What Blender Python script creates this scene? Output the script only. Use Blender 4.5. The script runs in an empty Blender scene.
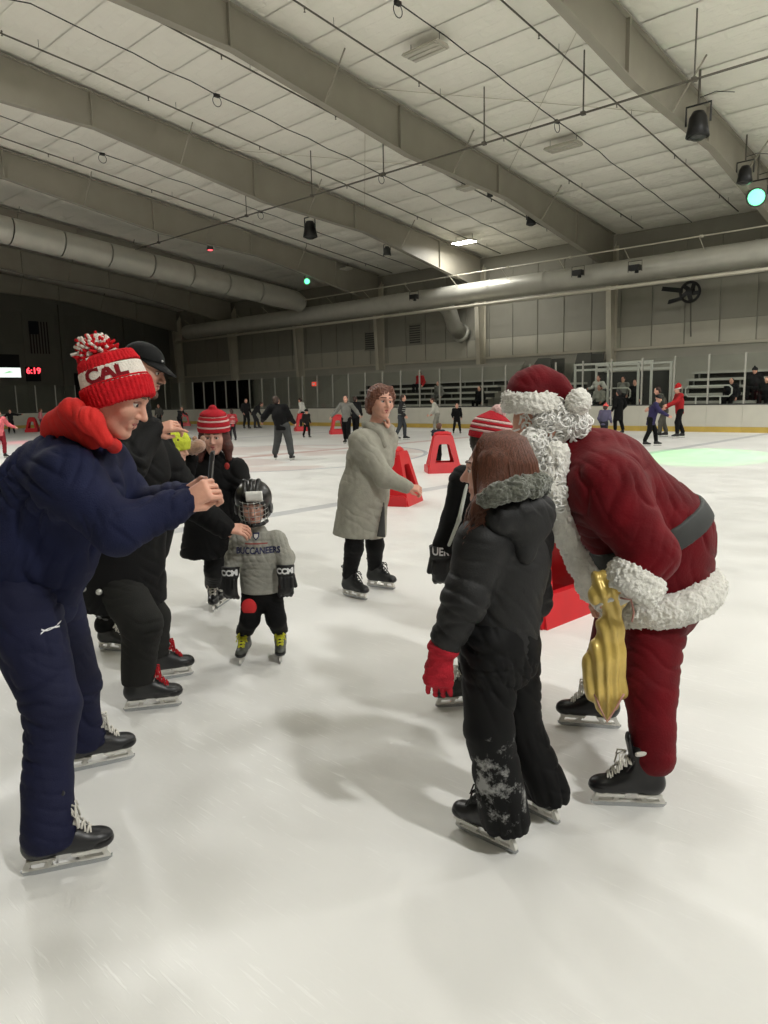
import bpy, math, random
import numpy as np
from mathutils import Matrix, Vector
from mathutils.bvhtree import BVHTree

# ------------------------------------------------------------------ camera
SCN = bpy.context.scene
F_PX, CAM_H = 737.0, 1.55
ROLL = math.atan(.0222)
PITCH = math.atan((512 - 397) / F_PX)
cR, sR, cP, sP = math.cos(ROLL), math.sin(ROLL), math.cos(PITCH), math.sin(PITCH)
cam_d = bpy.data.cameras.new('camera')
cam_d.sensor_fit = 'AUTO'; cam_d.sensor_width = 36.0; cam_d.lens = F_PX * 36.0 / 1024.0
cam_d.clip_start = .05; cam_d.clip_end = 300
cam = bpy.data.objects.new('camera', cam_d)
SCN.collection.objects.link(cam)
cam.matrix_world = Matrix(((cR, sR, 0, 0), (-sR * sP, cR * sP, -cP, 0), (-sR * cP, cR * cP, sP, CAM_H), (0, 0, 0, 1)))
SCN.camera = cam

# ------------------------------------------------------------------ world, exposure
wd = bpy.data.worlds.new('world'); SCN.world = wd; wd.use_nodes = True
wd.node_tree.nodes['Background'].inputs[0].default_value = (.9, .93, 1, 1)
wd.node_tree.nodes['Background'].inputs[1].default_value = .02
SCN.view_settings.view_transform = 'Standard'
SCN.view_settings.look = 'None'
SCN.view_settings.exposure = 0.17
SCN.view_settings.gamma = 1.0
SCN.view_settings.use_curve_mapping = False

# room axes: u along the rink (left end is negative), v across it towards the bleachers
TH = math.radians(43.4)
UX, UY, VX, VY = math.cos(TH), -math.sin(TH), math.sin(TH), math.cos(TH)
def W(u, v, z=0.0): return np.array([u * UX + v * VX, u * UY + v * VY, z])
V_BOARD, V_WALL, U_END, U_BACK, V_NEAR, V_RIDGE = 28.3, 34.5, -57.5, 15.0, -16.5, 9.0
COLS = [-16.85 + 7.67 * k for k in (4, 3, 2, 1, 0, -1, -2, -3, -4, -5)]
def roof_z(v): return 8.95 + .125 * (34.5 - (v if v >= V_RIDGE else 2 * V_RIDGE - v))

# ------------------------------------------------------------------ large lamps (one per lit high-bay fixture)
WARM = (.985, .985, .955)
LAMPS = [  # u, v, watts
    (7.1, 1.2, 900), (5.0, 14.0, 500), (5.0, 23.0, 480), (-3.5, 6.0, 130), (-23.0, 30.5, 170),
    (-12.0, 6.5, 260), (-20.0, 7.0, 640), (-28.0, 7.0, 640), (-3.8, 18.5, 330), (-3.8, 27.0, 360), (14.0, 10.0, 350)]
def add_area(name, loc, size, watts, color=WARM, sy=None):
    d = bpy.data.lights.new(name, 'AREA'); d.energy = watts; d.color = color
    d.shape = 'RECTANGLE'; d.size = size; d.size_y = sy or size
    o = bpy.data.objects.new(name, d); SCN.collection.objects.link(o); o.location = loc
    return o
for u_, v_, w_ in LAMPS:
    o_ = add_area('high_bay_light', W(u_, v_, roof_z(v_) - .62), 1.2, w_, sy=.6)
    o_.rotation_euler = (0, 0, -TH)
def add_spot(name, loc, target, watts, color, angle, blend=.3):
    d = bpy.data.lights.new(name, 'SPOT'); d.energy = watts; d.color = color
    d.spot_size = math.radians(angle); d.spot_blend = blend; d.shadow_soft_size = .08
    o = bpy.data.objects.new(name, d); SCN.collection.objects.link(o); o.location = loc
    o.rotation_euler = (Vector(target) - Vector(loc)).to_track_quat('-Z', 'Y').to_euler()
    return o

# ------------------------------------------------------------------ pixels to places
def ray(px, py):
    a = (px - 384) / F_PX; b = -(py - 512) / F_PX
    x = a * cR + b * sR; z = -a * sR + b * cR
    return np.array([x, cP + z * sP, -sP + z * cP])
def G(px, py, z=0.0):                      # where the pixel meets a level plane
    d = ray(px, py); t = (z - CAM_H) / d[2]
    return np.array([d[0] * t, d[1] * t, z])
def P(px, py, Y):                          # the pixel's ray at forward distance Y
    d = ray(px, py); t = Y / d[1]
    return np.array([d[0] * t, Y, CAM_H + d[2] * t])
def on_v(px, py, v):                       # the pixel on the plane v = const -> (u, z)
    d = ray(px, py); t = v / (VX * d[0] + VY * d[1])
    return (UX * d[0] + UY * d[1]) * t, CAM_H + d[2] * t
def on_u(px, py, u):
    d = ray(px, py); t = u / (UX * d[0] + UY * d[1])
    return (VX * d[0] + VY * d[1]) * t, CAM_H + d[2] * t
def on_roof(px, py, drop=0.0):             # the pixel on the far roof slope -> (u, v, z)
    d = ray(px, py); dv = VX * d[0] + VY * d[1]; du = UX * d[0] + UY * d[1]
    t = (8.95 + .125 * 34.5 - drop - CAM_H) / (d[2] + .125 * dv)
    return du * t, dv * t, CAM_H + d[2] * t

# ------------------------------------------------------------------ objects
def link(o): SCN.collection.objects.link(o); return o
def tag(o, label=None, cat=None, group=None, kind=None):
    if label: o['label'] = label
    if cat: o['category'] = cat
    if group: o['group'] = group
    if kind: o['kind'] = kind
    return o
def empty(name, loc=(0, 0, 0), rz=0.0, parent=None):
    o = link(bpy.data.objects.new(name, None)); o.location = loc; o.rotation_euler = (0, 0, rz)
    o.empty_display_size = .1
    if parent: o.parent = parent
    return o
def obj(name, me, mat=None, parent=None, loc=None, rot=None):
    o = link(bpy.data.objects.new(name, me))
    if mat is not None and len(me.materials) == 0: me.materials.append(mat)
    if parent: o.parent = parent
    if loc is not None: o.location = loc
    if rot is not None: o.rotation_euler = rot
    return o
def copy_tree(o, parent=None):
    c = o.copy(); SCN.collection.objects.link(c); c.parent = parent
    for ch in list(o.children): copy_tree(ch, c)
    return c

def np_mesh(name, V, Q, smooth=True):
    """V (n,3); Q list/array of faces, all with the same number of corners"""
    V = np.asarray(V, np.float32); Q = np.asarray(Q, np.int32)
    me = bpy.data.meshes.new(name)
    me.vertices.add(len(V)); me.vertices.foreach_set('co', V.ravel())
    k = Q.shape[1]
    me.loops.add(Q.size); me.loops.foreach_set('vertex_index', Q.ravel())
    me.polygons.add(len(Q)); me.polygons.foreach_set('loop_start', np.arange(0, Q.size, k, dtype=np.int32))
    try: me.polygons.foreach_set('loop_total', np.full(len(Q), k, np.int32))
    except Exception: pass
    me.polygons.foreach_set('use_smooth', np.full(len(Q), smooth))
    me.update(calc_edges=True); me.validate()
    return me

class MB:
    """collects shapes of one part"""
    def __init__(s): s.v = []; s.f = []
    def add(s, vs, fs):
        o = len(s.v); s.v += [tuple(map(float, p)) for p in vs]; s.f += [tuple(i + o for i in f) for f in fs]; return s
    def box(s, lo, hi, M=None):
        x0, y0, z0 = lo; x1, y1, z1 = hi
        p = [(x0,y0,z0),(x1,y0,z0),(x1,y1,z0),(x0,y1,z0),(x0,y0,z1),(x1,y0,z1),(x1,y1,z1),(x0,y1,z1)]
        if M is not None: p = [tuple(M @ Vector(q)) for q in p]
        return s.add(p, [(0,3,2,1),(4,5,6,7),(0,1,5,4),(1,2,6,5),(2,3,7,6),(3,0,4,7)])
    def prism(s, poly, a, b, axis=0):
        """poly: 2-D outline, extruded from a to b along axis"""
        n = len(poly)
        def mk(q, t):
            return (t, q[0], q[1]) if axis == 0 else ((q[0], t, q[1]) if axis == 1 else (q[0], q[1], t))
        vs = [mk(q, a) for q in poly] + [mk(q, b) for q in poly]
        fs = [tuple(range(n))[::-1], tuple(range(n, 2 * n))] + [(i, (i + 1) % n, n + (i + 1) % n, n + i) for i in range(n)]
        return s.add(vs, fs)
    def tube(s, pts, r, n=8, caps=True, closed=False):
        pts = [np.array(p, float) for p in pts]; m = len(pts)
        rr = r if hasattr(r, '__len__') else [r] * m
        vs, fs = [], []; ref = None
        for i, p in enumerate(pts):
            a = pts[(i - 1) % m] if (closed or i > 0) else p
            b = pts[(i + 1) % m] if (closed or i < m - 1) else p
            t = b - a; t = t / (np.linalg.norm(t) + 1e-9)
            if ref is None: ref = np.array([0, 0, 1.]) if abs(t[2]) < .9 else np.array([1., 0, 0])
            x = np.cross(ref, t); x /= (np.linalg.norm(x) + 1e-9); y = np.cross(t, x); ref = y
            for k in range(n):
                an = 2 * math.pi * k / n
                vs.append(p + rr[i] * (math.cos(an) * x + math.sin(an) * y))
        for i in range(m if closed else m - 1):
            j = (i + 1) % m
            for k in range(n): fs.append((i*n+k, i*n+(k+1) % n, j*n+(k+1) % n, j*n+k))
        if caps and not closed:
            fs.append(tuple(range(n))[::-1]); fs.append(tuple((m-1)*n+k for k in range(n)))
        return s.add(vs, fs)
    def lathe(s, prof, n=16, c=(0, 0, 0), M=None):
        vs = []; fs = []; m = len(prof)
        for (r, z) in prof:
            for k in range(n):
                a = 2 * math.pi * k / n; q = (r * math.cos(a), r * math.sin(a), z)
                if M is not None: q = tuple(M @ Vector(q))
                vs.append((q[0]+c[0], q[1]+c[1], q[2]+c[2]))
        for i in range(m - 1):
            for k in range(n): fs.append((i*n+k, i*n+(k+1) % n, (i+1)*n+(k+1) % n, (i+1)*n+k))
        fs.append(tuple(range(n))[::-1]); fs.append(tuple((m-1)*n+k for k in range(n)))
        return s.add(vs, fs)
    def mesh(s, name, smooth=False, bevel=None):
        me = bpy.data.meshes.new(name); me.from_pydata(s.v, [], s.f); me.validate()
        if smooth: me.polygons.foreach_set('use_smooth', [True] * len(me.polygons))
        me.update(); return me
    def build(s, name, mat, parent=None, smooth=False, loc=None, rot=None):
        return obj(name, s.mesh(name, smooth), mat, parent, loc, rot)

# ------------------------------------------------------------------ materials
MATS = {}
def srgb(r, g, b):
    f = lambda c: (c/255/12.92) if c/255 <= .04045 else ((c/255+.055)/1.055)**2.4
    return (f(r), f(g), f(b), 1.0)
def mat(name, col, rough=.6, var=0.0, vscale=8.0, bump=0.0, bscale=40.0, metal=0.0, emit=None, estr=0.0, sheen=0.0, spec=.5, sss=0.0, stretch=None):
    if name in MATS: return MATS[name]
    m = bpy.data.materials.new(name); m.use_nodes = True; nt = m.node_tree; N = nt.nodes; L = nt.links
    b = N['Principled BSDF']
    if len(col) == 3: col = srgb(*col)
    b.inputs['Base Color'].default_value = col; b.inputs['Roughness'].default_value = rough
    b.inputs['Metallic'].default_value = metal
    b.inputs['Specular IOR Level'].default_value = spec
    if sheen: b.inputs['Sheen Weight'].default_value = sheen; b.inputs['Sheen Roughness'].default_value = .5
    if sss:
        b.inputs['Subsurface Weight'].default_value = sss; b.inputs['Subsurface Radius'].default_value = (.012, .004, .002)
        b.inputs['Subsurface Scale'].default_value = 1.0
    if emit: b.inputs['Emission Color'].default_value = (*emit, 1); b.inputs['Emission Strength'].default_value = estr
    if var or bump:
        tc = N.new('ShaderNodeTexCoord'); src = tc.outputs['Object']
        if stretch:
            mp = N.new('ShaderNodeMapping'); mp.inputs['Scale'].default_value = stretch; L.new(src, mp.inputs['Vector']); src = mp.outputs[0]
    if var:
        n = N.new('ShaderNodeTexNoise'); n.inputs['Scale'].default_value = vscale; n.inputs['Detail'].default_value = 5
        L.new(src, n.inputs['Vector'])
        r = N.new('ShaderNodeValToRGB')
        r.color_ramp.elements[0].position = .3; r.color_ramp.elements[1].position = .7
        r.color_ramp.elements[0].color = tuple(max(0, c*(1-var)) for c in col[:3]) + (1,)
        r.color_ramp.elements[1].color = tuple(min(1, c*(1+var)) for c in col[:3]) + (1,)
        L.new(n.outputs[0], r.inputs[0]); L.new(r.outputs[0], b.inputs['Base Color'])
    if bump:
        n2 = N.new('ShaderNodeTexNoise'); n2.inputs['Scale'].default_value = bscale; n2.inputs['Detail'].default_value = 4
        L.new(src, n2.inputs['Vector'])
        bp = N.new('ShaderNodeBump'); bp.inputs['Strength'].default_value = bump; bp.inputs['Distance'].default_value = .01
        L.new(n2.outputs[0], bp.inputs['Height']); L.new(bp.outputs[0], b.inputs['Normal'])
    MATS[name] = m
    return m

# ================================================================== the building
RZ = -TH
def rot_obj(mb, name, m, parent=None, smooth=False):
    """a mesh given in room coordinates (u, v, z)"""
    o = mb.build(name, m, parent, smooth)
    if parent is None: o.rotation_euler = (0, 0, RZ)
    return o
M_white = mat('painted steel off-white', (196, 190, 172), .55, .06, 1.5)
M_girder = mat('girder primer grey', (150, 145, 131), .55, .06, 1.2)
M_wallup = mat('upper wall panel', (150, 147, 134), .7, .07, 1.0)
M_walllow = mat('lower block wall', (172, 169, 156), .8, .06, 1.0, .15, 30)
M_dark = mat('shade-toned end wall panel', (112, 111, 101), .85, .12, .6)  # wall colour darkened to carry the shade of the unlit end
M_black = mat('black plastic', (18, 18, 18), .45)
M_steel = mat('galvanised steel', (150, 150, 142), .38, .08, 3, metal=.75)
M_duct = mat('bright duct metal', (186, 184, 172), .4, .06, 2, metal=.3)
M_pipe = mat('dark pipe', (92, 88, 78), .6)
M_cable = mat('black cable', (34, 32, 30), .6)
M_alu = mat('aluminium plank', (176, 174, 164), .45, .05, 5, metal=.15)
M_concrete = mat('grey concrete', (168, 165, 156), .85, .1, 2)

# ---- ice
def ice_material():
    m = bpy.data.materials.new('ice'); m.use_nodes = True; nt = m.node_tree; N = nt.nodes; L = nt.links
    b = N['Principled BSDF']; tc = N.new('ShaderNodeTexCoord')
    def noise(scale, detail=4, vec=None, rough=.5):
        n = N.new('ShaderNodeTexNoise'); n.inputs['Scale'].default_value = scale; n.inputs['Detail'].default_value = detail
        n.inputs['Roughness'].default_value = rough
        L.new(vec or tc.outputs['Object'], n.inputs['Vector']); return n.outputs[0]
    def ramp(x, p0, p1, c0=(0, 0, 0, 1), c1=(1, 1, 1, 1)):
        r = N.new('ShaderNodeValToRGB'); e = r.color_ramp.elements
        e[0].position, e[1].position = p0, p1; e[0].color, e[1].color = c0, c1; L.new(x, r.inputs[0]); return r.outputs[0]
    def mix(fac, a, c, mode='MIX'):
        n = N.new('ShaderNodeMix'); n.data_type = 'RGBA'; n.blend_type = mode
        if hasattr(fac, 'default_value') or hasattr(fac, 'links'): L.new(fac, n.inputs[0])
        else: n.inputs[0].default_value = fac
        for s, q in ((6, a), (7, c)):
            if isinstance(q, tuple): n.inputs[s].default_value = q
            else: L.new(q, n.inputs[s])
        return n.outputs[2]
    def math_(op, a, c=None):
        n = N.new('ShaderNodeMath'); n.operation = op
        for s, q in ((0, a), (1, c)):
            if q is None: continue
            if isinstance(q, (int, float)): n.inputs[s].default_value = q
            else: L.new(q, n.inputs[s])
        return n.outputs[0]
    base = ramp(noise(.55, 6), .3, .72, (.69, .685, .66, 1), (.82, .815, .79, 1))
    # skate scratches: thin streaks in several directions
    scr = None
    for ang, sc in ((.4, 1.0), (1.5, 1.3), (2.5, .8), (3.4, 1.1)):
        mp = N.new('ShaderNodeMapping'); mp.inputs['Rotation'].default_value = (0, 0, ang)
        mp.inputs['Scale'].default_value = (2.6*sc, 34*sc, 1); L.new(tc.outputs['Object'], mp.inputs[0])
        q = ramp(noise(1.6, 3, mp.outputs[0], .6), .63, .70)
        scr = q if scr is None else math_('MAXIMUM', scr, q)
    patch = ramp(noise(.9, 3), .42, .62)
    scr = math_('MULTIPLY', scr, patch)
    col = mix(math_('MULTIPLY', scr, .6), base, (.93, .93, .91, 1))
    # snow crumbs
    vo = N.new('ShaderNodeTexVoronoi'); vo.inputs['Scale'].default_value = 9; L.new(tc.outputs['Object'], vo.inputs['Vector'])
    cr = math_('MULTIPLY', ramp(vo.outputs['Distance'], .03, .09, (1, 1, 1, 1), (0, 0, 0, 1)), ramp(noise(3), .56, .64))
    col = mix(math_('MULTIPLY', cr, .55), col, (.95, .95, .94, 1))
    # painted lines under the ice (u, v)
    sx = N.new('ShaderNodeSeparateXYZ'); L.new(tc.outputs['Object'], sx.inputs[0]); u, v = sx.outputs[0], sx.outputs[1]
    def band(x, c, hw): return math_('LESS_THAN', math_('ABSOLUTE', math_('SUBTRACT', x, c)), hw)
    for uc, hw, c, k in ((-16.6, .2, (.45, .16, .14, 1), .55), (-7.9, .15, (.2, .22, .27, 1), .42), (-25.4, .15, (.2, .22, .3, 1), .4)):
        col = mix(math_('MULTIPLY', band(u, uc, hw), k), col, c)
    du = math_('SUBTRACT', u, -16.6); dv = math_('SUBTRACT', v, 12.6)
    rr = math_('SQRT', math_('ADD', math_('MULTIPLY', du, du), math_('MULTIPLY', dv, dv)))
    logo = math_('MULTIPLY', math_('LESS_THAN', rr, 4.6), ramp(noise(.45, 2), .46, .52))
    col = mix(math_('MULTIPLY', logo, .35), col, (.50, .30, .26, 1))
    col = mix(math_('MULTIPLY', band(rr, 4.6, .06), .6), col, (.22, .25, .32, 1))
    L.new(col, b.inputs['Base Color'])
    L.new(ramp(noise(2.2, 6), .3, .7, (.30, .30, .30, 1), (.55, .55, .55, 1)), b.inputs['Roughness'])
    b.inputs['Specular IOR Level'].default_value = .35
    bp = N.new('ShaderNodeBump'); bp.inputs['Strength'].default_value = .25; bp.inputs['Distance'].default_value = .004
    h = math_('ADD', math_('MULTIPLY', scr, .7), noise(18, 5)); L.new(h, bp.inputs['Height']); L.new(bp.outputs[0], b.inputs['Normal'])
    return m
U_RINK0, U_RINK1, V_RINK0, RC = -52.0, 20.0, -3.0, 8.5
def rink_outline(n=14):
    pts = []
    for (cu, cv, a0) in ((U_RINK1-RC, V_BOARD-RC, 0), (U_RINK0+RC, V_BOARD-RC, 90), (U_RINK0+RC, V_RINK0+RC, 180), (U_RINK1-RC, V_RINK0+RC, 270)):
        for i in range(n + 1):
            a = math.radians(a0 + 90 * i / n); pts.append((cu + RC * math.cos(a), cv + RC * math.sin(a)))
    return pts
mb = MB(); mb.prism(rink_outline(), -.02, 0.0, axis=2)
floor = rot_obj(mb, 'floor', ice_material())
tag(floor, 'scratched white ice sheet of the rink', 'ice', kind='structure')
mb = MB(); mb.box((U_END, V_NEAR, -.12), (U_BACK + 10, V_WALL, -.021))
tag(rot_obj(mb, 'floor_concourse', M_concrete), 'pale concrete floor outside the rink boards', 'floor', kind='structure')

# ---- long wall behind the bleachers
U1 = U_BACK + 10
mb = MB(); mb.box((U_END, V_WALL, -.1), (U1, V_WALL + .25, 9.0))
wall_far = rot_obj(mb, 'wall_far', M_wallup); tag(wall_far, 'long grey wall behind the bleachers with tall metal panels', 'wall', kind='structure')
mb = MB(); mb.box((U_END + .02, V_WALL - .18, -.02), (U1 - .02, V_WALL - .003, 3.5)); rot_obj(mb, 'lower_wall', M_walllow, wall_far)
mb = MB(); mb.box((U_END + .02, V_WALL - .26, 3.5), (U1 - .02, V_WALL - .003, 3.62)); rot_obj(mb, 'ledge', M_white, wall_far)
mb = MB(); mb.box((-.735, -.04, 0), (.735, 0, 1.0)); pan = mb.mesh('wall_panel'); pan.materials.append(M_wallup)
mb = MB(); mb.box((-.735, -.05, 0), (.735, 0, 1.0)); pan_low = mb.mesh('wall_panel_low'); pan_low.materials.append(mat('pale wall panel', (182, 178, 162), .7, .06, 1))
for i in range(2, len(COLS)):
    for k in range(5):
        uu = COLS[i] + .25 + 7.67 * (k + .5) / 5
        for (me_, z0, hh) in ((pan_low, 3.64, .95), (pan, 4.61, 1.75), (pan, 6.38, 1.9)):
            o = obj('wall_panel', me_, None, wall_far, (uu, V_WALL - .004, z0)); o.scale = (1, 1, hh)
# ---- end wall
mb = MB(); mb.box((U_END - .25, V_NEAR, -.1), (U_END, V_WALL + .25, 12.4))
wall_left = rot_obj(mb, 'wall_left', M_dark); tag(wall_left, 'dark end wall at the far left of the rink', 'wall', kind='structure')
mb = MB(); mb.box((0, -1.2, 0), (.04, 1.2, 1.0)); pd = mb.mesh('end_panel'); pd.materials.append(M_dark)
for k in range(9):
    for z0, hh in ((.02, 2.9), (2.95, 3.0), (5.98, 2.3)):
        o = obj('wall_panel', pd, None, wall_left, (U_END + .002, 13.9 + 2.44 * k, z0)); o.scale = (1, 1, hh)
for k, vv in enumerate((16.5, 25.3, 30.5)):
    mb = MB(); mb.box((U_END + .045, vv - .16, 0), (U_END + .28, vv + .16, 9)); rot_obj(mb, 'girt_post', M_dark, wall_left)
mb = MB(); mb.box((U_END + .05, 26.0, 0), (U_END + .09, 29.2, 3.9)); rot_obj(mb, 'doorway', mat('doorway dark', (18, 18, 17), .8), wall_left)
# ---- walls the photograph does not show (they close the hall)
mb = MB(); mb.box((U_END, V_NEAR - .25, -.1), (U1, V_NEAR, 9.2)); tag(rot_obj(mb, 'wall_near', M_wallup), 'long wall behind the photographer', 'wall', kind='structure')
mb = MB(); mb.box((U1, V_NEAR, -.1), (U1 + .25, V_WALL + .25, 12.4)); tag(rot_obj(mb, 'wall_right', M_wallup), 'end wall at the right of the hall', 'wall', kind='structure')

# ---- roof with quilted insulation
def insulation():
    m = mat('white faced roof insulation', (240, 237, 224), .6); nt = m.node_tree; N = nt.nodes; L = nt.links; b = N['Principled BSDF']
    tc = N.new('ShaderNodeTexCoord')
    br = N.new('ShaderNodeTexBrick'); br.inputs['Scale'].default_value = 1.0; br.inputs['Brick Width'].default_value = .9; br.inputs['Row Height'].default_value = .38
    br.inputs['Mortar Size'].default_value = .05; br.inputs['Mortar Smooth'].default_value = 1.0
    L.new(tc.outputs['Object'], br.inputs['Vector'])
    n = N.new('ShaderNodeTexNoise'); n.inputs['Scale'].default_value = 2.6; n.inputs['Detail'].default_value = 5; L.new(tc.outputs['Object'], n.inputs['Vector'])
    ad = N.new('ShaderNodeMath'); ad.operation = 'MULTIPLY_ADD'; L.new(br.outputs['Fac'], ad.inputs[0]); ad.inputs[1].default_value = -.10; L.new(n.outputs[0], ad.inputs[2])
    bp = N.new('ShaderNodeBump'); bp.inputs['Strength'].default_value = .5; bp.inputs['Distance'].default_value = .14
    L.new(ad.outputs[0], bp.inputs['Height']); L.new(bp.outputs[0], b.inputs['Normal'])
    b.inputs['Roughness'].default_value = .48
    return m
M_ins = insulation()
mb = MB()
zr, ze = roof_z(V_RIDGE), roof_z(V_WALL)
mb.add([(U_END, V_RIDGE, zr), (U1, V_RIDGE, zr), (U1, V_WALL, ze), (U_END, V_WALL, ze), (U_END, V_RIDGE, zr+.2), (U1, V_RIDGE, zr+.2), (U1, V_WALL, ze+.2), (U_END, V_WALL, ze+.2)],
       [(0,1,2,3),(7,6,5,4),(0,3,7,4),(1,5,6,2),(0,4,5,1),(3,2,6,7)])
zn = roof_z(V_NEAR)
mb.add([(U_END, V_NEAR, zn), (U1, V_NEAR, zn), (U1, V_RIDGE, zr), (U_END, V_RIDGE, zr), (U_END, V_NEAR, zn+.2), (U1, V_NEAR, zn+.2), (U1, V_RIDGE, zr+.2), (U_END, V_RIDGE, zr+.2)],
       [(0,1,2,3),(7,6,5,4),(0,3,7,4),(1,5,6,2),(0,4,5,1),(3,2,6,7)])
ceiling = rot_obj(mb, 'ceiling', M_ins); tag(ceiling, 'sloping roof lined with white quilted insulation', 'ceiling', kind='structure')
# billowed insulation strips between purlins, one object each
def billow(nu=16, nv=8, su=7.5, sv=1.44):
    vs, fs = [], []
    rnd = random.Random(3); ph = [rnd.uniform(0, 6) for _ in range(8)]
    for j in range(nv + 1):
        for i in range(nu + 1):
            a, b_ = i / nu, j / nv; x, y = (a - .5) * su, (b_ - .5) * sv
            e = (4*a*(1-a)) ** .25 * (4*b_*(1-b_)) ** .45
            z = -.02 - e * (.09 + .02 * math.sin(5*x + ph[0]) * math.sin(3*y + ph[1]) + .018 * math.sin(2.1*x + ph[2]))
            vs.append((x, y, z - .125 * y))
    for j in range(nv):
        for i in range(nu): q = j*(nu+1)+i; fs.append((q, q+nu+1, q+nu+2, q+1))
    return np_mesh('insulation_strip', vs, fs, True)
strip = billow(); strip.materials.append(M_ins)
for i in range(0, len(COLS) - 1):
    for k in range(17):
        vv = V_RIDGE + .75 + 1.5 * k
        if vv > V_WALL - .6: break
        obj('insulation_strip', strip, None, ceiling, (COLS[i] - 3.835, vv, roof_z(vv) - .005))

# ---- steel frames: column + tapered girder
GPROF = [(33.95, 7.25), (25.0, 8.98), (19.3, 9.35), (12.5, 10.5), (9.0, 10.62)]
def girder(u, idx, lab):
    e = empty('roof_girder', (0, 0, 0), RZ); tag(e, lab, 'beam', 'tapered steel roof girders', 'structure')
    top = lambda v: roof_z(v) - .14
    n = len(GPROF)
    mb = MB(); poly = [(v, z) for v, z in GPROF] + [(v, top(v)) for v, z in GPROF[::-1]]
    mb.prism([(v, z) for v, z in poly], u - .012, u + .012, axis=0); mb.build('web', M_girder, e)
    mb = MB(); mt = MB()
    for i in range(n - 1):
        (v0, z0), (v1, z1) = GPROF[i], GPROF[i+1]
        mb.prism([(v0, z0), (v1, z1), (v1, z1 - .03), (v0, z0 - .03)], u - .13, u + .13, axis=0)
        mt.prism([(v0, top(v0)), (v1, top(v1)), (v1, top(v1) - .03), (v0, top(v0) - .03)], u - .13, u + .13, axis=0)
    mb.build('bottom_flange', M_girder, e); mt.build('top_flange', M_girder, e)
    for v_ in (30.4, 24.4, 18.9, 12.4):
        zb = np.interp(v_, [q[0] for q in GPROF[::-1]], [q[1] for q in GPROF[::-1]])
        mb = MB(); mb.box((u - .12, v_ - .03, zb), (u + .12, v_ + .03, top(v_))); mb.build('splice_plate', M_girder, e)
    # flange braces to the purlins
    for v_ in (27.4, 21.6, 15.6):
        zb = np.interp(v_, [q[0] for q in GPROF[::-1]], [q[1] for q in GPROF[::-1]])
        for s_ in (-1, 1):
            mb = MB(); mb.tube([(u + s_*.12, v_, zb - .01), (u + s_*1.0, v_, top(v_) - .02)], .025, 6); mb.build('flange_brace', M_girder, e)
    # near slope of the same frame
    mb = MB(); gp = [(2*V_RIDGE - v, z) for v, z in GPROF if v < 26]
    mb.prism([(v, z) for v, z in gp] + [(v, top(v)) for v, z in gp[::-1]], u - .012, u + .012, axis=0); mb.build('near_web', M_girder, e)
    # tapered column
    c = empty('wall_column', (0, 0, 0), RZ); tag(c, 'tapered steel column carrying the ' + lab, 'column', 'steel columns along the bleacher wall', 'structure')
    mb = MB(); mb.prism([(33.95, 0), (34.3, 0), (34.3, 8.6), (33.55, 7.3)], u - .01, u + .01, 0); mb.build('web', M_white, c)
    mb = MB(); mb.prism([(33.95, 0), (33.92, 0), (33.52, 7.3), (33.55, 7.3)], u - .13, u + .13, 0); mb.build('front_flange', M_white, c)
    mb = MB(); mb.box((u - .13, 34.3, 0), (u + .13, 34.315, 8.4)); mb.build('back_flange', M_white, c)
ordn = ['behind the photographer', 'behind the photographer at the right', 'above the photographer', 'nearest girder in view, at the top right corner', 'second girder in view, crossing the top middle',
        'third girder in view, left of the lit ceiling lamp', 'fourth girder in view, above the striped duct', 'fifth girder in view, beside the round duct', 'sixth girder in view, near the dark end wall', 'girder at the dark end wall']
for i, u_ in enumerate(COLS):
    if i >= 3: girder(u_, i, 'grey roof girder: ' + ordn[i])

# ---- roof tie, sprinkler pipes and cables
def pipe_v(u, v0, v1, drop, r, m, name, lab, cat, sag=0.0, seed=0, group=None):
    rnd = random.Random(seed); n = 34 if sag else 11
    pts = []
    for i in range(n):
        v = v0 + (v1 - v0) * i / (n - 1)
        pts.append((u + (rnd.uniform(-.03, .03) if sag else 0), v, roof_z(v) - drop - (sag * abs(math.sin(i * 1.3)) if sag else 0)))
    e = empty(name, (0, 0, 0), RZ); tag(e, lab, cat, group)
    mb = MB(); mb.tube(pts, r, 6); mb.build('run', m, e, True)
    if not sag:
        for i in range(7):
            v = v0 + (v1 - v0) * (i + .5) / 7
            mb = MB(); mb.lathe([(.015, .02), (.03, 0), (.012, -.1), (.035, -.12), (.0, -.125)], 6, (u, v, roof_z(v) - drop)); mb.build('sprinkler_head', M_pipe, e)
            mb = MB(); mb.tube([(u, v + 1, roof_z(v + 1) - drop), (u, v + 1, roof_z(v + 1) - .05)], .008, 4); mb.build('hanger', M_pipe, e)
    else:
        for i in (5, 13, 21):
            p = pts[i]; mb = MB()
            mb.tube([(p[0], p[1] + .0 + .16*math.sin(a), p[2] - .18 + .16*math.cos(a)) for a in np.linspace(0, 2*math.pi, 14, endpoint=False)], .012, 5, closed=True); mb.build('coil', m, e)
            mb = MB(); mb.box((p[0]-.05, p[1]-.09, p[2]-.06), (p[0]+.05, p[1]+.09, p[2]+.03)); mb.build('clip', m, e)
    return e
bays = ['nearest roof bay at the upper right', 'bay crossing the top centre', 'bay left of the lit lamp', 'bay beside the round duct', 'darkest bay in view']
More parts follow.
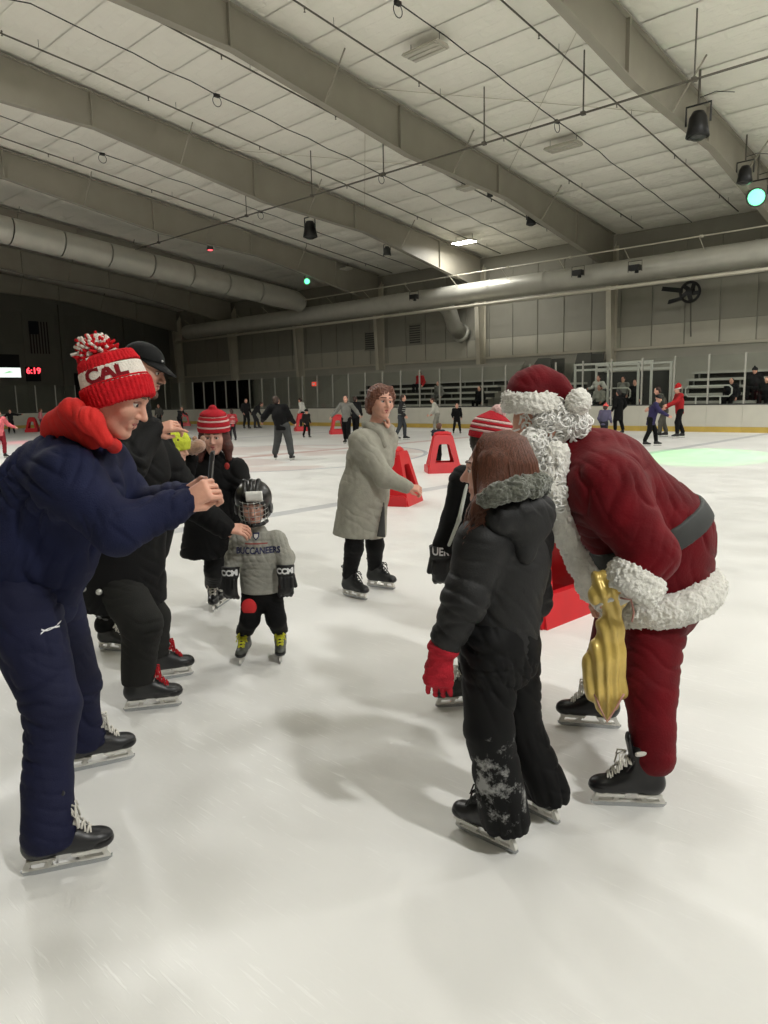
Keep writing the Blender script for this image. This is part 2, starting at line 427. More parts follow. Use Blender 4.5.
for b_, (i0, nm) in enumerate(zip(range(3, 8), bays)):
    uA, uB = COLS[i0 - 0], COLS[i0 + 1]
    if b_ == 0:
        pipe_v(COLS[2] - 3.6, 15, 33.4, .3, .02, M_pipe, 'sprinkler_pipe', 'thin sprinkler pipe right of the nearest girder', 'pipe', group='sprinkler pipes')
    if b_ > 2: continue
    pipe_v(uA + (uB - uA) * .25, 2.5, 33.4, .3, .024, M_pipe, 'sprinkler_pipe', 'thin sprinkler pipe on the right side of the ' + nm, 'pipe', group='sprinkler pipes')
    pipe_v(uA + (uB - uA) * .5, 2.5, 33.4, .36, .016, M_cable, 'ceiling_cable', 'black looped cable down the middle of the ' + nm, 'cable', .05, b_ + 4, group='ceiling cables')
    pipe_v(uA + (uB - uA) * .78, 2.5, 33.4, .3, .024, M_pipe, 'sprinkler_pipe', 'thin sprinkler pipe on the left side of the ' + nm, 'pipe', group='sprinkler pipes')
# long conduits along the rink
def conduit(v, z, r, m, lab, drops, up, u0=-35.2):
    e = empty('conduit', (0, 0, 0), RZ); tag(e, lab, 'conduit')
    mb = MB(); mb.tube([(u0, v, z), (U1 - 4, v, z)], r, 8); mb.build('run', m, e, True)
    for u in drops:
        mb = MB(); mb.tube([(u, v, z), (u, v, z + up)], r * .7, 6); mb.build('drop_rod', m, e)
        mb = MB(); mb.box((u - r*2, v - r*2, z - r*1.5), (u + r*2, v + r*2, z + r*1.5)); mb.build('clamp', m, e)
conduit(19.6, 9.1, .03, M_pipe, 'long thin conduit crossing the ceiling from left to upper right', [-7.7, -10.7, -14.0, -18.2, -21.9, -26, -33], 1.6)
conduit(30.6, 7.5, .03, M_white, 'thin white rail above the wall duct', [-9, -11.5, -15, -17.2, -20.5, -23.5, -27, -31], .0)
# ---- rod bracing under the roof
for (b0_, lab) in ((3, 'crossed bracing rods in the roof bay beside the nearest girder'), (4, 'crossed bracing rods in the roof bay left of the second girder')):
    e = empty('roof_bracing', (0, 0, 0), RZ); tag(e, lab, 'bracing')
    for (va_, vb_) in ((17.5, 25.0), (25.0, 17.5)):
        mb = MB(); mb.tube([(COLS[b0_] - .1, va_, roof_z(va_) - .2), (COLS[b0_ + 1] + .1, vb_, roof_z(vb_) - .2)], .012, 5); mb.build('rod', M_white, e)
# ---- ducts
e = empty('round_duct', (0, 0, 0), RZ); tag(e, 'long shiny round duct along the bleacher wall', 'duct')
DV, DZ, DR = 31.6, 6.72, .5
segs = np.arange(-50, 12, 3.1)
for a, b_ in zip(segs[:-1], segs[1:]):
    mb = MB(); mb.tube([(a + .03, DV, DZ), (b_ - .03, DV, DZ)], DR, 24, caps=False); mb.build('duct_section', M_duct, e, True)
    mb = MB(); mb.tube([(b_ - .06, DV, DZ), (b_ + .06, DV, DZ)], DR + .025, 24, caps=False); mb.build('joint_band', M_duct, e, True)
for a in segs[::1]:
    mb = MB(); mb.tube([(a + 1.2, 30.62, 7.5), (a + 1.2, 31.3, DZ + .3)], .015, 5); mb.build('strap', M_white, e)
mb = MB(); mb.tube([(-51, 31.05, 6.0), (14, 31.05, 6.0)], .075, 10); o = rot_obj(mb, 'gas_pipe', M_white, None, True); tag(o, 'pale pipe running just below the wall duct', 'pipe')
e = empty('duct_branch', (0, 0, 0), RZ); tag(e, 'duct elbow turning down from the wall duct to the wall', 'duct')
ub, zb = on_v(452, 322, 33.2)
mb = MB(); mb.tube([(ub, 32.05, 6.5), (ub, 32.6, 6.4), (ub - .05, 33.1, 6.05), (ub - .1, 33.5, 5.4), (ub - .1, 34.15, 5.0)], .42, 16); mb.build('elbow', M_duct, e, True)
mb = MB(); mb.tube([(ub - .1, 34.1, 5.03), (ub - .1, 34.3, 4.95)], .52, 16); mb.build('collar', M_duct, e, True)
e = empty('cross_duct', (0, 0, 0), RZ); tag(e, 'fat round duct crossing the dark left end under the roof', 'duct')
ud = -36.0
cz = lambda v: 9.35 - .107 * (v - 13.5)
for (a, b_) in zip(np.arange(7, 30.5, 2.3)[:-1], np.arange(7, 30.5, 2.3)[1:]):
    za, zb_ = cz(a), cz(b_)
    mb = MB(); mb.tube([(ud, a + .03, za), (ud, b_ - .03, zb_)], .6, 20, caps=False); mb.build('duct_section', M_duct, e, True)
mb = MB(); mb.tube([(ud, 29.9, cz(29.9)), (ud, 30.5, cz(30.5)), (ud, 31.0, 7.32)], [.6, .58, .5], 20, caps=False); mb.build('elbow', M_duct, e, True)

# ---- wall vents
for (px, py, lab) in ((370, 341, 'square louvred vent on the dim wall left of the grey column'), (415, 334, 'square louvred vent on the wall beside the duct elbow')):
    u_, z_ = on_v(px, py, V_WALL - .1)
    e = empty('wall_vent', W(u_, V_WALL - .06, z_), RZ); tag(e, lab, 'vent', 'wall vents')
    mb = MB()
    for (x0, x1, z0, z1) in ((-.5, .5, .55, .62), (-.5, .5, -.62, -.55), (-.5, -.43, -.55, .55), (.43, .5, -.55, .55)): mb.box((x0, -.06, z0), (x1, .05, z1))
    mb.build('frame', M_wallup, e)
    for k in range(8):
        mb = MB(); mb.box((-.43, -.04, -.52 + k*.135), (.43, .03, -.44 + k*.135)); mb.build('louvre', mat('vent grey', (84, 83, 76), .6), e)

# ---- rink boards and glass
M_board = mat('white dasher board', (206, 203, 190), .4, .04, 2)
M_yellow = mat('yellow kick plate', (202, 172, 84), .45, .08, 3)
M_rail = mat('dark cap rail', (70, 70, 68), .5)
def glass_material():
    m = bpy.data.materials.new('rink glass'); m.use_nodes = True; nt = m.node_tree; N = nt.nodes; L = nt.links
    out = N['Material Output']; N.remove(N['Principled BSDF'])
    t = N.new('ShaderNodeBsdfTransparent'); t.inputs[0].default_value = (.95, .97, .96, 1)
    g = N.new('ShaderNodeBsdfGlossy'); g.inputs['Roughness'].default_value = .03
    f = N.new('ShaderNodeFresnel'); f.inputs[0].default_value = 1.25
    mx = N.new('ShaderNodeMixShader'); L.new(f.outputs[0], mx.inputs[0]); L.new(t.outputs[0], mx.inputs[1]); L.new(g.outputs[0], mx.inputs[2]); L.new(mx.outputs[0], out.inputs[0])
    return m
M_glass = glass_material()
boards = empty('rink_boards', (0, 0, 0), RZ); tag(boards, 'white rink boards with a yellow kick plate and tall glass', 'rink boards')
# path of the boards (far side, corner, left end) sampled every 1.27 m, anchored on a post seen in the photograph
path = []
s_line = (9.0 - (U_RINK0 + RC)); arc = RC * math.pi / 2; STEP = 1.27
off = (9.0 + 8.9) % STEP
def at_s(s):
    if s <= s_line: return 9.0 - s, V_BOARD, 0.0
    s -= s_line
    if s <= arc:
        a = s / RC; return U_RINK0 + RC - RC*math.sin(a), V_BOARD - RC + RC*math.cos(a), a
    s -= arc; return U_RINK0, V_BOARD - RC - s, math.pi/2
mb = MB(); mb.box((-.028, -.02, 1.0), (.028, .045, 2.84)); st_me = mb.mesh('stanchion'); st_me.materials.append(M_alu)
mb = MB(); mb.box((-STEP/2 + .03, .006, 1.02), (STEP/2 - .03, .018, 2.8)); gl_me = mb.mesh('glass_pane'); gl_me.materials.append(M_glass)
mb = MB(); mb.box((-STEP/2 + .003, -.05, .2), (STEP/2 - .003, .05, 1.0)); bd_me = mb.mesh('board_panel'); bd_me.materials.append(M_board)
mb = MB(); mb.box((-STEP/2 + .003, -.062, 0.001), (STEP/2 - .003, .05, .197)); kp_me = mb.mesh('kick_plate'); kp_me.materials.append(M_yellow)
mb = MB(); mb.box((-STEP/2 - .003, -.06, .99), (STEP/2 + .003, .06, 1.03)); cr_me = mb.mesh('cap_rail'); cr_me.materials.append(M_rail)
s = off
while s < s_line + arc + 16:
    u_, v_, a_ = at_s(s)
    obj('stanchion', st_me, None, boards, (u_, v_, 0), (0, 0, a_))
    u_, v_, a_ = at_s(s + STEP / 2)
    for n_, me_ in (('glass_pane', gl_me), ('board_panel', bd_me), ('kick_plate', kp_me), ('cap_rail', cr_me)):
        obj(n_, me_, None, boards, (u_, v_, 0), (0, 0, a_))
    s += STEP

# ================================================================== bleachers, stairs, box
M_wood = mat('bleacher riser dark', (62, 62, 58), .8)
def bleacher(u0, u1, v0, rows, lab, group='aluminium bleachers'):
    e = empty('bleacher', (0, 0, 0), RZ); tag(e, lab, 'bleacher', group)
    for r in range(rows):
        z = 1.12 + r * .30; v = v0 + r * .58
        mb = MB(); mb.box((u0, v + .05, z - .1), (u1, v + .33, z)); mb.build('seat_plank', M_alu, e)
        mb = MB(); mb.box((u0, v - .22, z - .39), (u1, v + .02, z - .31)); mb.build('foot_plank', M_alu, e)
        mb = MB(); mb.box((u0 + .02, v + .33, z - .3), (u1 - .02, v + .35, z - .05)); mb.build('riser', M_wood, e)
    k = u0 + .3
    while k < u1:
        mb = MB()
        for r in range(rows):
            v = v0 + r * .58
            mb.box((k - .025, v + .1, 0.0), (k + .025, v + .16, 1.07 + r * .30))
        mb.build('support_frame', M_steel, e)
        k += 1.83
    return e
def u_px(px, v): return on_v(px, 385, v)[0]
bl_r = bleacher(u_px(682, 31), -4.0, 29.6, 5, 'aluminium bleacher at the right edge, behind the red-hatted skater')
bl_c = bleacher(u_px(345, 30.5), u_px(488, 30.5), 29.6, 5, 'long aluminium bleacher in the middle, behind the woman in grey')
bl_l = bleacher(u_px(541, 29.8), u_px(568, 29.8), 29.5, 4, 'short aluminium bleacher half hidden by the floppy red hat')
# pale parapet behind the middle bleacher with its stair sides
M_par = mat('pale parapet panel', (176, 173, 160), .75, .05, 1)
mb = MB(); zt = 2.95
pu = lambda x: u_px(x, 33.7)
mb.prism([(pu(312), 0.0), (pu(493), 0.0), (pu(525), 3.2), (pu(350), 3.2), (pu(312), 1.5)], 33.62, 33.75, axis=1)
tag(rot_obj(mb, 'parapet', M_par), 'pale sloped parapet behind the middle bleacher', 'parapet', kind='structure')
M_str = mat('dark stair stringer', (84, 84, 77), .7, .05, 2)
def stairs(u0, u1, z1, v0, lab):
    """a flight rising from u0 to u1"""
    e = empty('stair_flight', (0, 0, 0), RZ); tag(e, lab, 'stairs')
    n = int(z1 / .19)
    for k in range(n):
        ua = u0 + (u1 - u0) * k / n; ub_ = u0 + (u1 - u0) * (k + 1) / n
        mb = MB(); mb.box((min(ua, ub_), v0, 0), (max(ua, ub_), v0 + 1.1, (k + 1) * z1 / n)); mb.build('tread', M_concrete, e)
    for vv in (v0 - .12, v0 + 1.12):
        mb = MB(); mb.prism([(u0 - .3*np.sign(u1-u0), 0), (u0, .5), (u1, z1 + 1.0), (u1 + .7*np.sign(u1-u0), z1 + 1.0), (u1 + .7*np.sign(u1-u0), 0)], vv, vv + .1, axis=1); mb.build('stringer', M_str, e)
zs1 = on_v(545, 358, 32.2)[1]
stairs(u_px(500, 32.2), u_px(538, 32.2), zs1 - 1.0, 32.3, 'dark grey stair beside the middle bleacher')
stairs(u_px(563, 32.2), u_px(577, 32.2), on_v(582, 353, 32.2)[1] - 1.0, 32.3, 'dark grey stair behind the white-framed box')
# white-framed box by the glass
e = empty('team_box_frame', (0, 0, 0), RZ); tag(e, 'white metal frame of the box behind the glass', 'frame')
M_wframe = mat('white frame paint', (206, 204, 194), .45)
bx0, bx1, bv0, bv1 = u_px(575, 29.0), u_px(651, 29.0), 29.0, 30.9
for uu in (bx0, u_px(608, 29), u_px(638, 29), bx1):
    mb = MB(); mb.box((uu - .04, bv0 - .04, 0), (uu + .04, bv0 + .04, 2.72)); mb.build('post', M_wframe, e)
for uu in (bx0, bx1):
    mb = MB(); mb.box((uu - .04, bv1 - .04, 0), (uu + .04, bv1 + .04, 2.72)); mb.build('post', M_wframe, e)
for z_ in (2.45, 2.68):
    for v_ in (bv0, bv1):
        mb = MB(); mb.box((bx0 - .05, v_ - .04, z_), (bx1 + .05, v_ + .04, z_ + .08)); mb.build('top_rail', M_wframe, e)
mb = MB(); ur = u_px(611, 29.2); mb.tube([(ur + x, 29.2, z) for x, z in ((0, 1.25), (.75, 1.25), (.85, 1.35), (.85, 1.6), (.75, 1.7), (0, 1.7), (-.1, 1.6), (-.1, 1.35))], .03, 6, closed=True); mb.build('hand_rail', M_wframe, e)
mb = MB(); mb.box((bx0 + .1, 30.96, 0), (bx1 - .1, 31.0, 2.4)); mb.build('back_panel', mat('box back panel', (58, 58, 54), .7), e)
mb = MB(); mb.box((bx0 + .1, 29.75, .42), (bx1 - .1, 30.1, .47)); mb.build('bench', M_alu, e)
# grab rail loop right of the box
mb = MB(); z0 = 1.25
mb.tube([(-11.1, 28.85, 1.3), (-9.6, 28.85, 1.3), (-9.5, 28.85, 1.4), (-9.5, 28.85, 1.6), (-9.6, 28.85, 1.7), (-11.1, 28.85, 1.7), (-11.2, 28.85, 1.6), (-11.2, 28.85, 1.4)], .03, 6, closed=True)
mb.tube([(-10.8, 28.85, 0), (-10.8, 28.85, 1.3)], .03, 6); mb.tube([(-9.9, 28.85, 0), (-9.9, 28.85, 1.3)], .03, 6)
o = rot_obj(mb, 'hand_rail', M_wframe, None, True); tag(o, 'white looped hand rail in front of the right bleacher', 'railing')

# ================================================================== lamps under the roof
M_lit = mat('lit lamp lens', (255, 250, 240), .3, emit=(1, .96, .88), estr=22)
M_fix = mat('lamp housing white', (190, 186, 172), .5)
def high_bay(u, v, lit, lab):
    z = roof_z(v) - .45
    e = empty('high_bay_lamp', W(u, v, z), RZ); tag(e, lab, 'ceiling lamp', 'high bay lamps')
    mb = MB(); mb.prism([(-.3, 0), (.3, 0), (.22, .09), (-.22, .09)], -.6, .6, axis=0); mb.build('housing', M_fix, e)
    for k in (-.2, 0, .2):
        mb = MB(); mb.box((-.56, k - .07, -.03), (.56, k + .07, 0)); mb.build('lens', M_lit if lit else M_fix, e)
    for k in (-.5, .5):
        mb = MB(); mb.tube([(k, 0, .08), (k, 0, .34)], .01, 5); mb.build('hanger', M_pipe, e)
for i, (u_, v_, w_) in enumerate(LAMPS):
    high_bay(u_, v_, True, ['lit ceiling lamp glowing in the middle of the picture', 'lit ceiling lamp outside the picture'][0 if i == 4 else 1])
for (px, py, lab) in ((425, 50, 'unlit ceiling lamp near the top middle'), (563, 146, 'unlit ceiling lamp above the second conduit crossing'), (472, 186, 'unlit ceiling lamp beside the second girder'), (342, 269, 'small unlit ceiling lamp near the dark end')):
    u_, v_, z_ = on_roof(px, py, .4); high_bay(u_, v_, False, lab)

M_green = mat('lit green lamp', (120, 255, 190), .3, emit=(.22, 1, .5), estr=1.5)
def stage_lamp(px, py, drop, size, lab, lit=None, name='stage_spotlight', aim=None):
    """a bell shaped spotlight in a yoke hung under the roof"""
    u_, v_, z_ = on_roof(px, py, drop)
    e = empty(name, W(u_, v_, z_), RZ); tag(e, lab, 'spotlight', 'stage spotlights')
    s = size * 1.9
    Mh = Matrix.Identity(4)
    if aim is not None: Mh = (Matrix.Rotation(TH, 4, 'Z') @ Vector(aim - W(u_, v_, z_))).to_track_quat('-Z', 'Y').to_matrix().to_4x4()
    mb = MB(); mb.lathe([(.02*s, .2*s), (.09*s, .19*s), (.14*s, .1*s), (.16*s, -.05*s), (.19*s, -.2*s), (.165*s, -.21*s), (.15*s, -.1*s)], 18, M=Mh)
    mb.build('housing', M_black if lit is None else mat('lamp housing grey', (70, 72, 70), .5), e, True)
    mb = MB(); mb.lathe([(.16*s, -.17*s), (.14*s, -.22*s), (.08*s, -.25*s), (.0, -.26*s)], 18, M=Mh); mb.build('lens', lit or mat('dark lens', (60, 62, 60), .15), e)
    mb = MB(); mb.tube([(-.2*s, 0, 0), (-.2*s, 0, .3*s), (.2*s, 0, .3*s), (.2*s, 0, 0)], .018*s, 6); mb.build('yoke', M_black, e)
    mb = MB(); mb.tube([(0, 0, .3*s), (0, 0, drop - .08)], .02*s, 6); mb.build('hanger', M_pipe, e)
    mb = MB(); mb.tube([(0, 0, .4*s), (.25*s, .1, .45*s), (.5*s, .3, .4*s)], .012, 5); mb.build('cord', M_cable, e, True)
    q = Mh @ Vector((0, 0, -.3*s)); return W(u_ + q[0], v_ + q[1], z_ + q[2])
stage_lamp(698, 124, 1.5, .9, 'black bell-shaped spotlight hanging at the upper right')
stage_lamp(745, 174, 1.3, .7, 'dark spotlight just above the green glowing lamp')
g1 = stage_lamp(757, 196, 1.5, .9, 'glowing green spotlight at the right edge', M_green, aim=G(560, 560))
g2 = stage_lamp(307, 281, 1.5, .5, 'glowing green spotlight at the left end of the ceiling', M_green, aim=G(300, 500))
stage_lamp(310, 229, .9, .95, 'dark spotlight left of centre under the third girder')
stage_lamp(531, 219, .7, .6, 'small dark spotlight right of the lit lamp')
stage_lamp(387, 251, .7, .6, 'small pale spotlight left of the lit lamp', M_fix)
stage_lamp(490, 193, .5, .35, 'tiny black spotlight beside the second girder')
rd = stage_lamp(210, 246, .95, .5, 'dim spotlight with a reddish lens over the left end', mat('lit red lamp', (255, 90, 90), .3, emit=(1, .1, .12), estr=2))
# coloured pools on the ice
add_spot('green_spot', g1, G(702, 455), 5200, (0, 1, .1), 15.0, .7)
add_spot('green_spot', g2, G(68, 413), 4500, (0, 1, .1), 13, .6)
add_spot('red_spot', rd, G(30, 442), 7000, (1, .03, .12), 13, .6)
# small devices on the duct rail
def cam_box(px, py, v, lab):
    u_, z_ = on_v(px, py, v)
    e = empty('rail_device', W(u_, v, z_), RZ); tag(e, lab, 'device', 'devices on the duct rail')
    mb = MB(); mb.box((-.22, -.14, -.1), (.22, .14, .12)); mb.build('housing', M_black, e)
    mb = MB(); mb.tube([(-.3, 0, -.15), (-.3, 0, .28), (.3, 0, .28), (.3, 0, -.15)], .02, 6); mb.build('bracket', M_pipe, e)
    mb = MB(); mb.lathe([(.07, 0), (.09, -.1), (.06, -.12)], 12, (.1, -.05, -.1)); mb.build('lens', M_black, e)
cam_box(414, 297, 30.6, 'small black device on the duct rail left of the white column')
cam_box(578, 273, 30.6, 'small black device on the duct rail above the bright duct')
cam_box(635, 268, 30.6, 'black device on the duct rail beside the pinkish duct patch')
u_, z_ = on_v(690, 292, 33.6)
e = empty('wall_heater', W(u_, 33.6, z_), RZ); tag(e, 'black wall fan unit on a stem right of the column', 'fan')
mb = MB(); mb.tube([(.42*math.cos(a), 0, .42*math.sin(a)) for a in np.linspace(0, 2*math.pi, 20, endpoint=False)], .06, 8, closed=True); mb.build('fan_ring', M_black, e, True)
mb = MB(); mb.box((-.14, -.12, -.13), (.14, .2, .13)); mb.build('motor', M_black, e)
for k in range(5):
    mb = MB(); mb.box((-.02, -.03, .1), (.15, .03, .4), Matrix.Rotation(k*1.2566 + .3, 4, 'Y')); mb.build('blade', M_black, e)
mb = MB(); mb.prism([(-1.25, .18), (-.35, .0), (-.35, .2), (-1.2, .36)], -.08, .08, 1); mb.build('arm', M_black, e)
mb = MB(); mb.prism([(-.95, -.42), (-.3, -.3), (-.3, -.16), (-.9, -.25)], -.08, .08, 1); mb.build('lower_arm', M_black, e)
mb = MB(); mb.tube([(0, .1, -.4), (0, .3, -1.9)], .03, 6); mb.build('stem', M_pipe, e)

# ================================================================== end wall signs
def text_mesh(txt, size, name, extrude=0.0, align='CENTER', bold=0.0):
    c = bpy.data.curves.new(name, 'FONT'); c.body = txt; c.size = size; c.align_x = align; c.align_y = 'CENTER'; c.extrude = extrude
    c.offset = bold; c.resolution_u = 3
    o = bpy.data.objects.new(name, c); SCN.collection.objects.link(o)
    dg = bpy.context.evaluated_depsgraph_get(); me = bpy.data.meshes.new_from_object(o.evaluated_get(dg))
    bpy.data.objects.remove(o); bpy.data.curves.remove(c); me.name = name
    return me
UE = U_END + .1
va, za = on_u(28, 321, UE); vb, zb = on_u(50, 354, UE)
e = empty('flag', (0, 0, 0), RZ); tag(e, 'dim striped flag hanging on the dark end wall', 'flag')
fw = vb - va
for k in range(13):
    mb = MB(); mb.box((UE, va + fw*k/13, zb), (UE + .02, va + fw*(k+1)/13 - .004, za)); mb.build('stripe', mat('flag red stripe shaded', (46, 30, 30), .9) if k % 2 == 0 else mat('flag white stripe shaded', (118, 116, 108), .9), e)  # red and white darkened: the wall's dimness is in the stripe colours
mb = MB(); mb.box((UE + .021, va - .01, za - (za-zb)*.40), (UE + .03, va + fw*.5, za + .01)); mb.build('canton', mat('flag canton shaded', (24, 26, 34), .9), e)  # canton blue darkened the same way for the dim wall
# lit display
va, za = on_u(-14, 367.5, UE); vb, zb = on_u(20, 377.5, UE)
e = empty('display_board', (0, 0, 0), RZ); tag(e, 'glowing white display panel on the dark end wall', 'screen')
mb = MB(); mb.box((UE, va, zb - .05), (UE + .2, vb, za + .95)); mb.build('housing', mat('board black', (14, 14, 14), .7), e)
mb = MB(); mb.box((UE + .21, va + .05, zb), (UE + .23, vb, za)); mb.build('screen', mat('lit screen', (240, 250, 240), .5, emit=(.9, 1, .94), estr=1.0), e)
mb = MB(); mb.prism([(vb - 1.3, (za+zb)/2 - .1), (vb - .8, (za+zb)/2 + .12), (vb - .5, (za+zb)/2 + .02)], UE + .231, UE + .24, 0); mb.build('graphic', mat('screen graphic', (170, 220, 160), .5, emit=(.4, .85, .45), estr=.7), e)
# clock
vc, zc = on_u(33.5, 371, UE + .2)
e = empty('scoreboard_clock', W(UE + .1, vc, zc), RZ); tag(e, 'black scoreboard clock with red digits on the end wall', 'clock')
mb = MB(); mb.box((-.1, -.5, -.75), (.1, .5, .3)); mb.build('housing', mat('board black', (14, 14, 14), .7), e)
me = text_mesh('6:19', .62, 'digits', .01, bold=.012); me.materials.append(mat('red led', (255, 60, 60), .5, emit=(1, .05, .07), estr=3.0))
o = obj('digits', me, None, e, (.12, 0, 0), (math.pi/2, 0, math.pi/2))
# red exit-like sign on the glass post
u_, z_ = on_v(314, 384, 28.2)
e = empty('red_sign', W(u_, 28.2, z_), RZ); tag(e, 'small glowing red sign on a glass post', 'sign')
mb = MB(); mb.box((-.16, -.03, -.12), (.16, .03, .12)); mb.build('plate', mat('red sign plate', (200, 60, 50), .5, emit=(1, .1, .06), estr=.5), e)
mb = MB(); mb.box((-.09, -.04, -.05), (.09, -.031, .05)); mb.build('symbol', mat('sign white', (240, 220, 210), .5), e)

# ================================================================== smooth solids (signed distance fields meshed by surface nets)
A = lambda *p: np.array(p, float)
def nrm(v): v = np.asarray(v, float); return v / (np.linalg.norm(v) + 1e-12)
def lerp(a, b, t): return np.asarray(a) * (1 - t) + np.asarray(b) * t

def snets(d, lo, h):
    s = d < 0
    nx, ny, nz = d.shape
    offs = [(i, j, k) for i in (0, 1) for j in (0, 1) for k in (0, 1)]
    any_ = np.zeros((nx-1, ny-1, nz-1), bool); all_ = np.ones_like(any_)
    for (i, j, k) in offs:
        q = s[i:nx-1+i, j:ny-1+j, k:nz-1+k]; any_ |= q; all_ &= q
    act = any_ & ~all_
    idx = np.argwhere(act)
    if len(idx) == 0: return np.zeros((0, 3)), np.zeros((0, 4), int)
    vid = np.full(act.shape, -1, np.int32); vid[act] = np.arange(len(idx))
    val = {o: d[idx[:, 0]+o[0], idx[:, 1]+o[1], idx[:, 2]+o[2]] for o in offs}
    pos = np.zeros((len(idx), 3)); cnt = np.zeros(len(idx))
    for a in offs:
        for ax in range(3):
            if a[ax] == 1: continue
            b = list(a); b[ax] = 1; b = tuple(b)
            va, vb = val[a], val[b]; c = (va < 0) != (vb < 0)
            t = np.where(c, va / np.where(c, va - vb, 1), 0)
            for m in range(3): pos[:, m] += c * (a[m] + (t if m == ax else 0))
            cnt += c
    pos = (pos / cnt[:, None] + idx) * h + lo
    Q = []
    for ax in range(3):
        sl0 = [slice(1, -1)] * 3; sl1 = [slice(1, -1)] * 3
        sl0[ax] = slice(0, -1); sl1[ax] = slice(1, None)
        a_, b_ = s[tuple(sl0)], s[tuple(sl1)]
        e = np.argwhere(a_ != b_); ins = a_[a_ != b_]
        if len(e) == 0: continue
        base = e.copy(); 
        o1, o2 = [m for m in range(3) if m != ax]
        base[:, o1] += 1; base[:, o2] += 1
        def g(d1, d2):
            q = base.copy(); q[:, o1] += d1; q[:, o2] += d2
            return vid[q[:, 0], q[:, 1], q[:, 2]]
        quad = np.stack([g(-1, -1), g(0, -1), g(0, 0), g(-1, 0)], 1)
        flip = ins if ax != 1 else ~ins
        quad[~flip] = quad[~flip][:, ::-1]
        Q.append(quad)
    return pos, np.concatenate(Q)

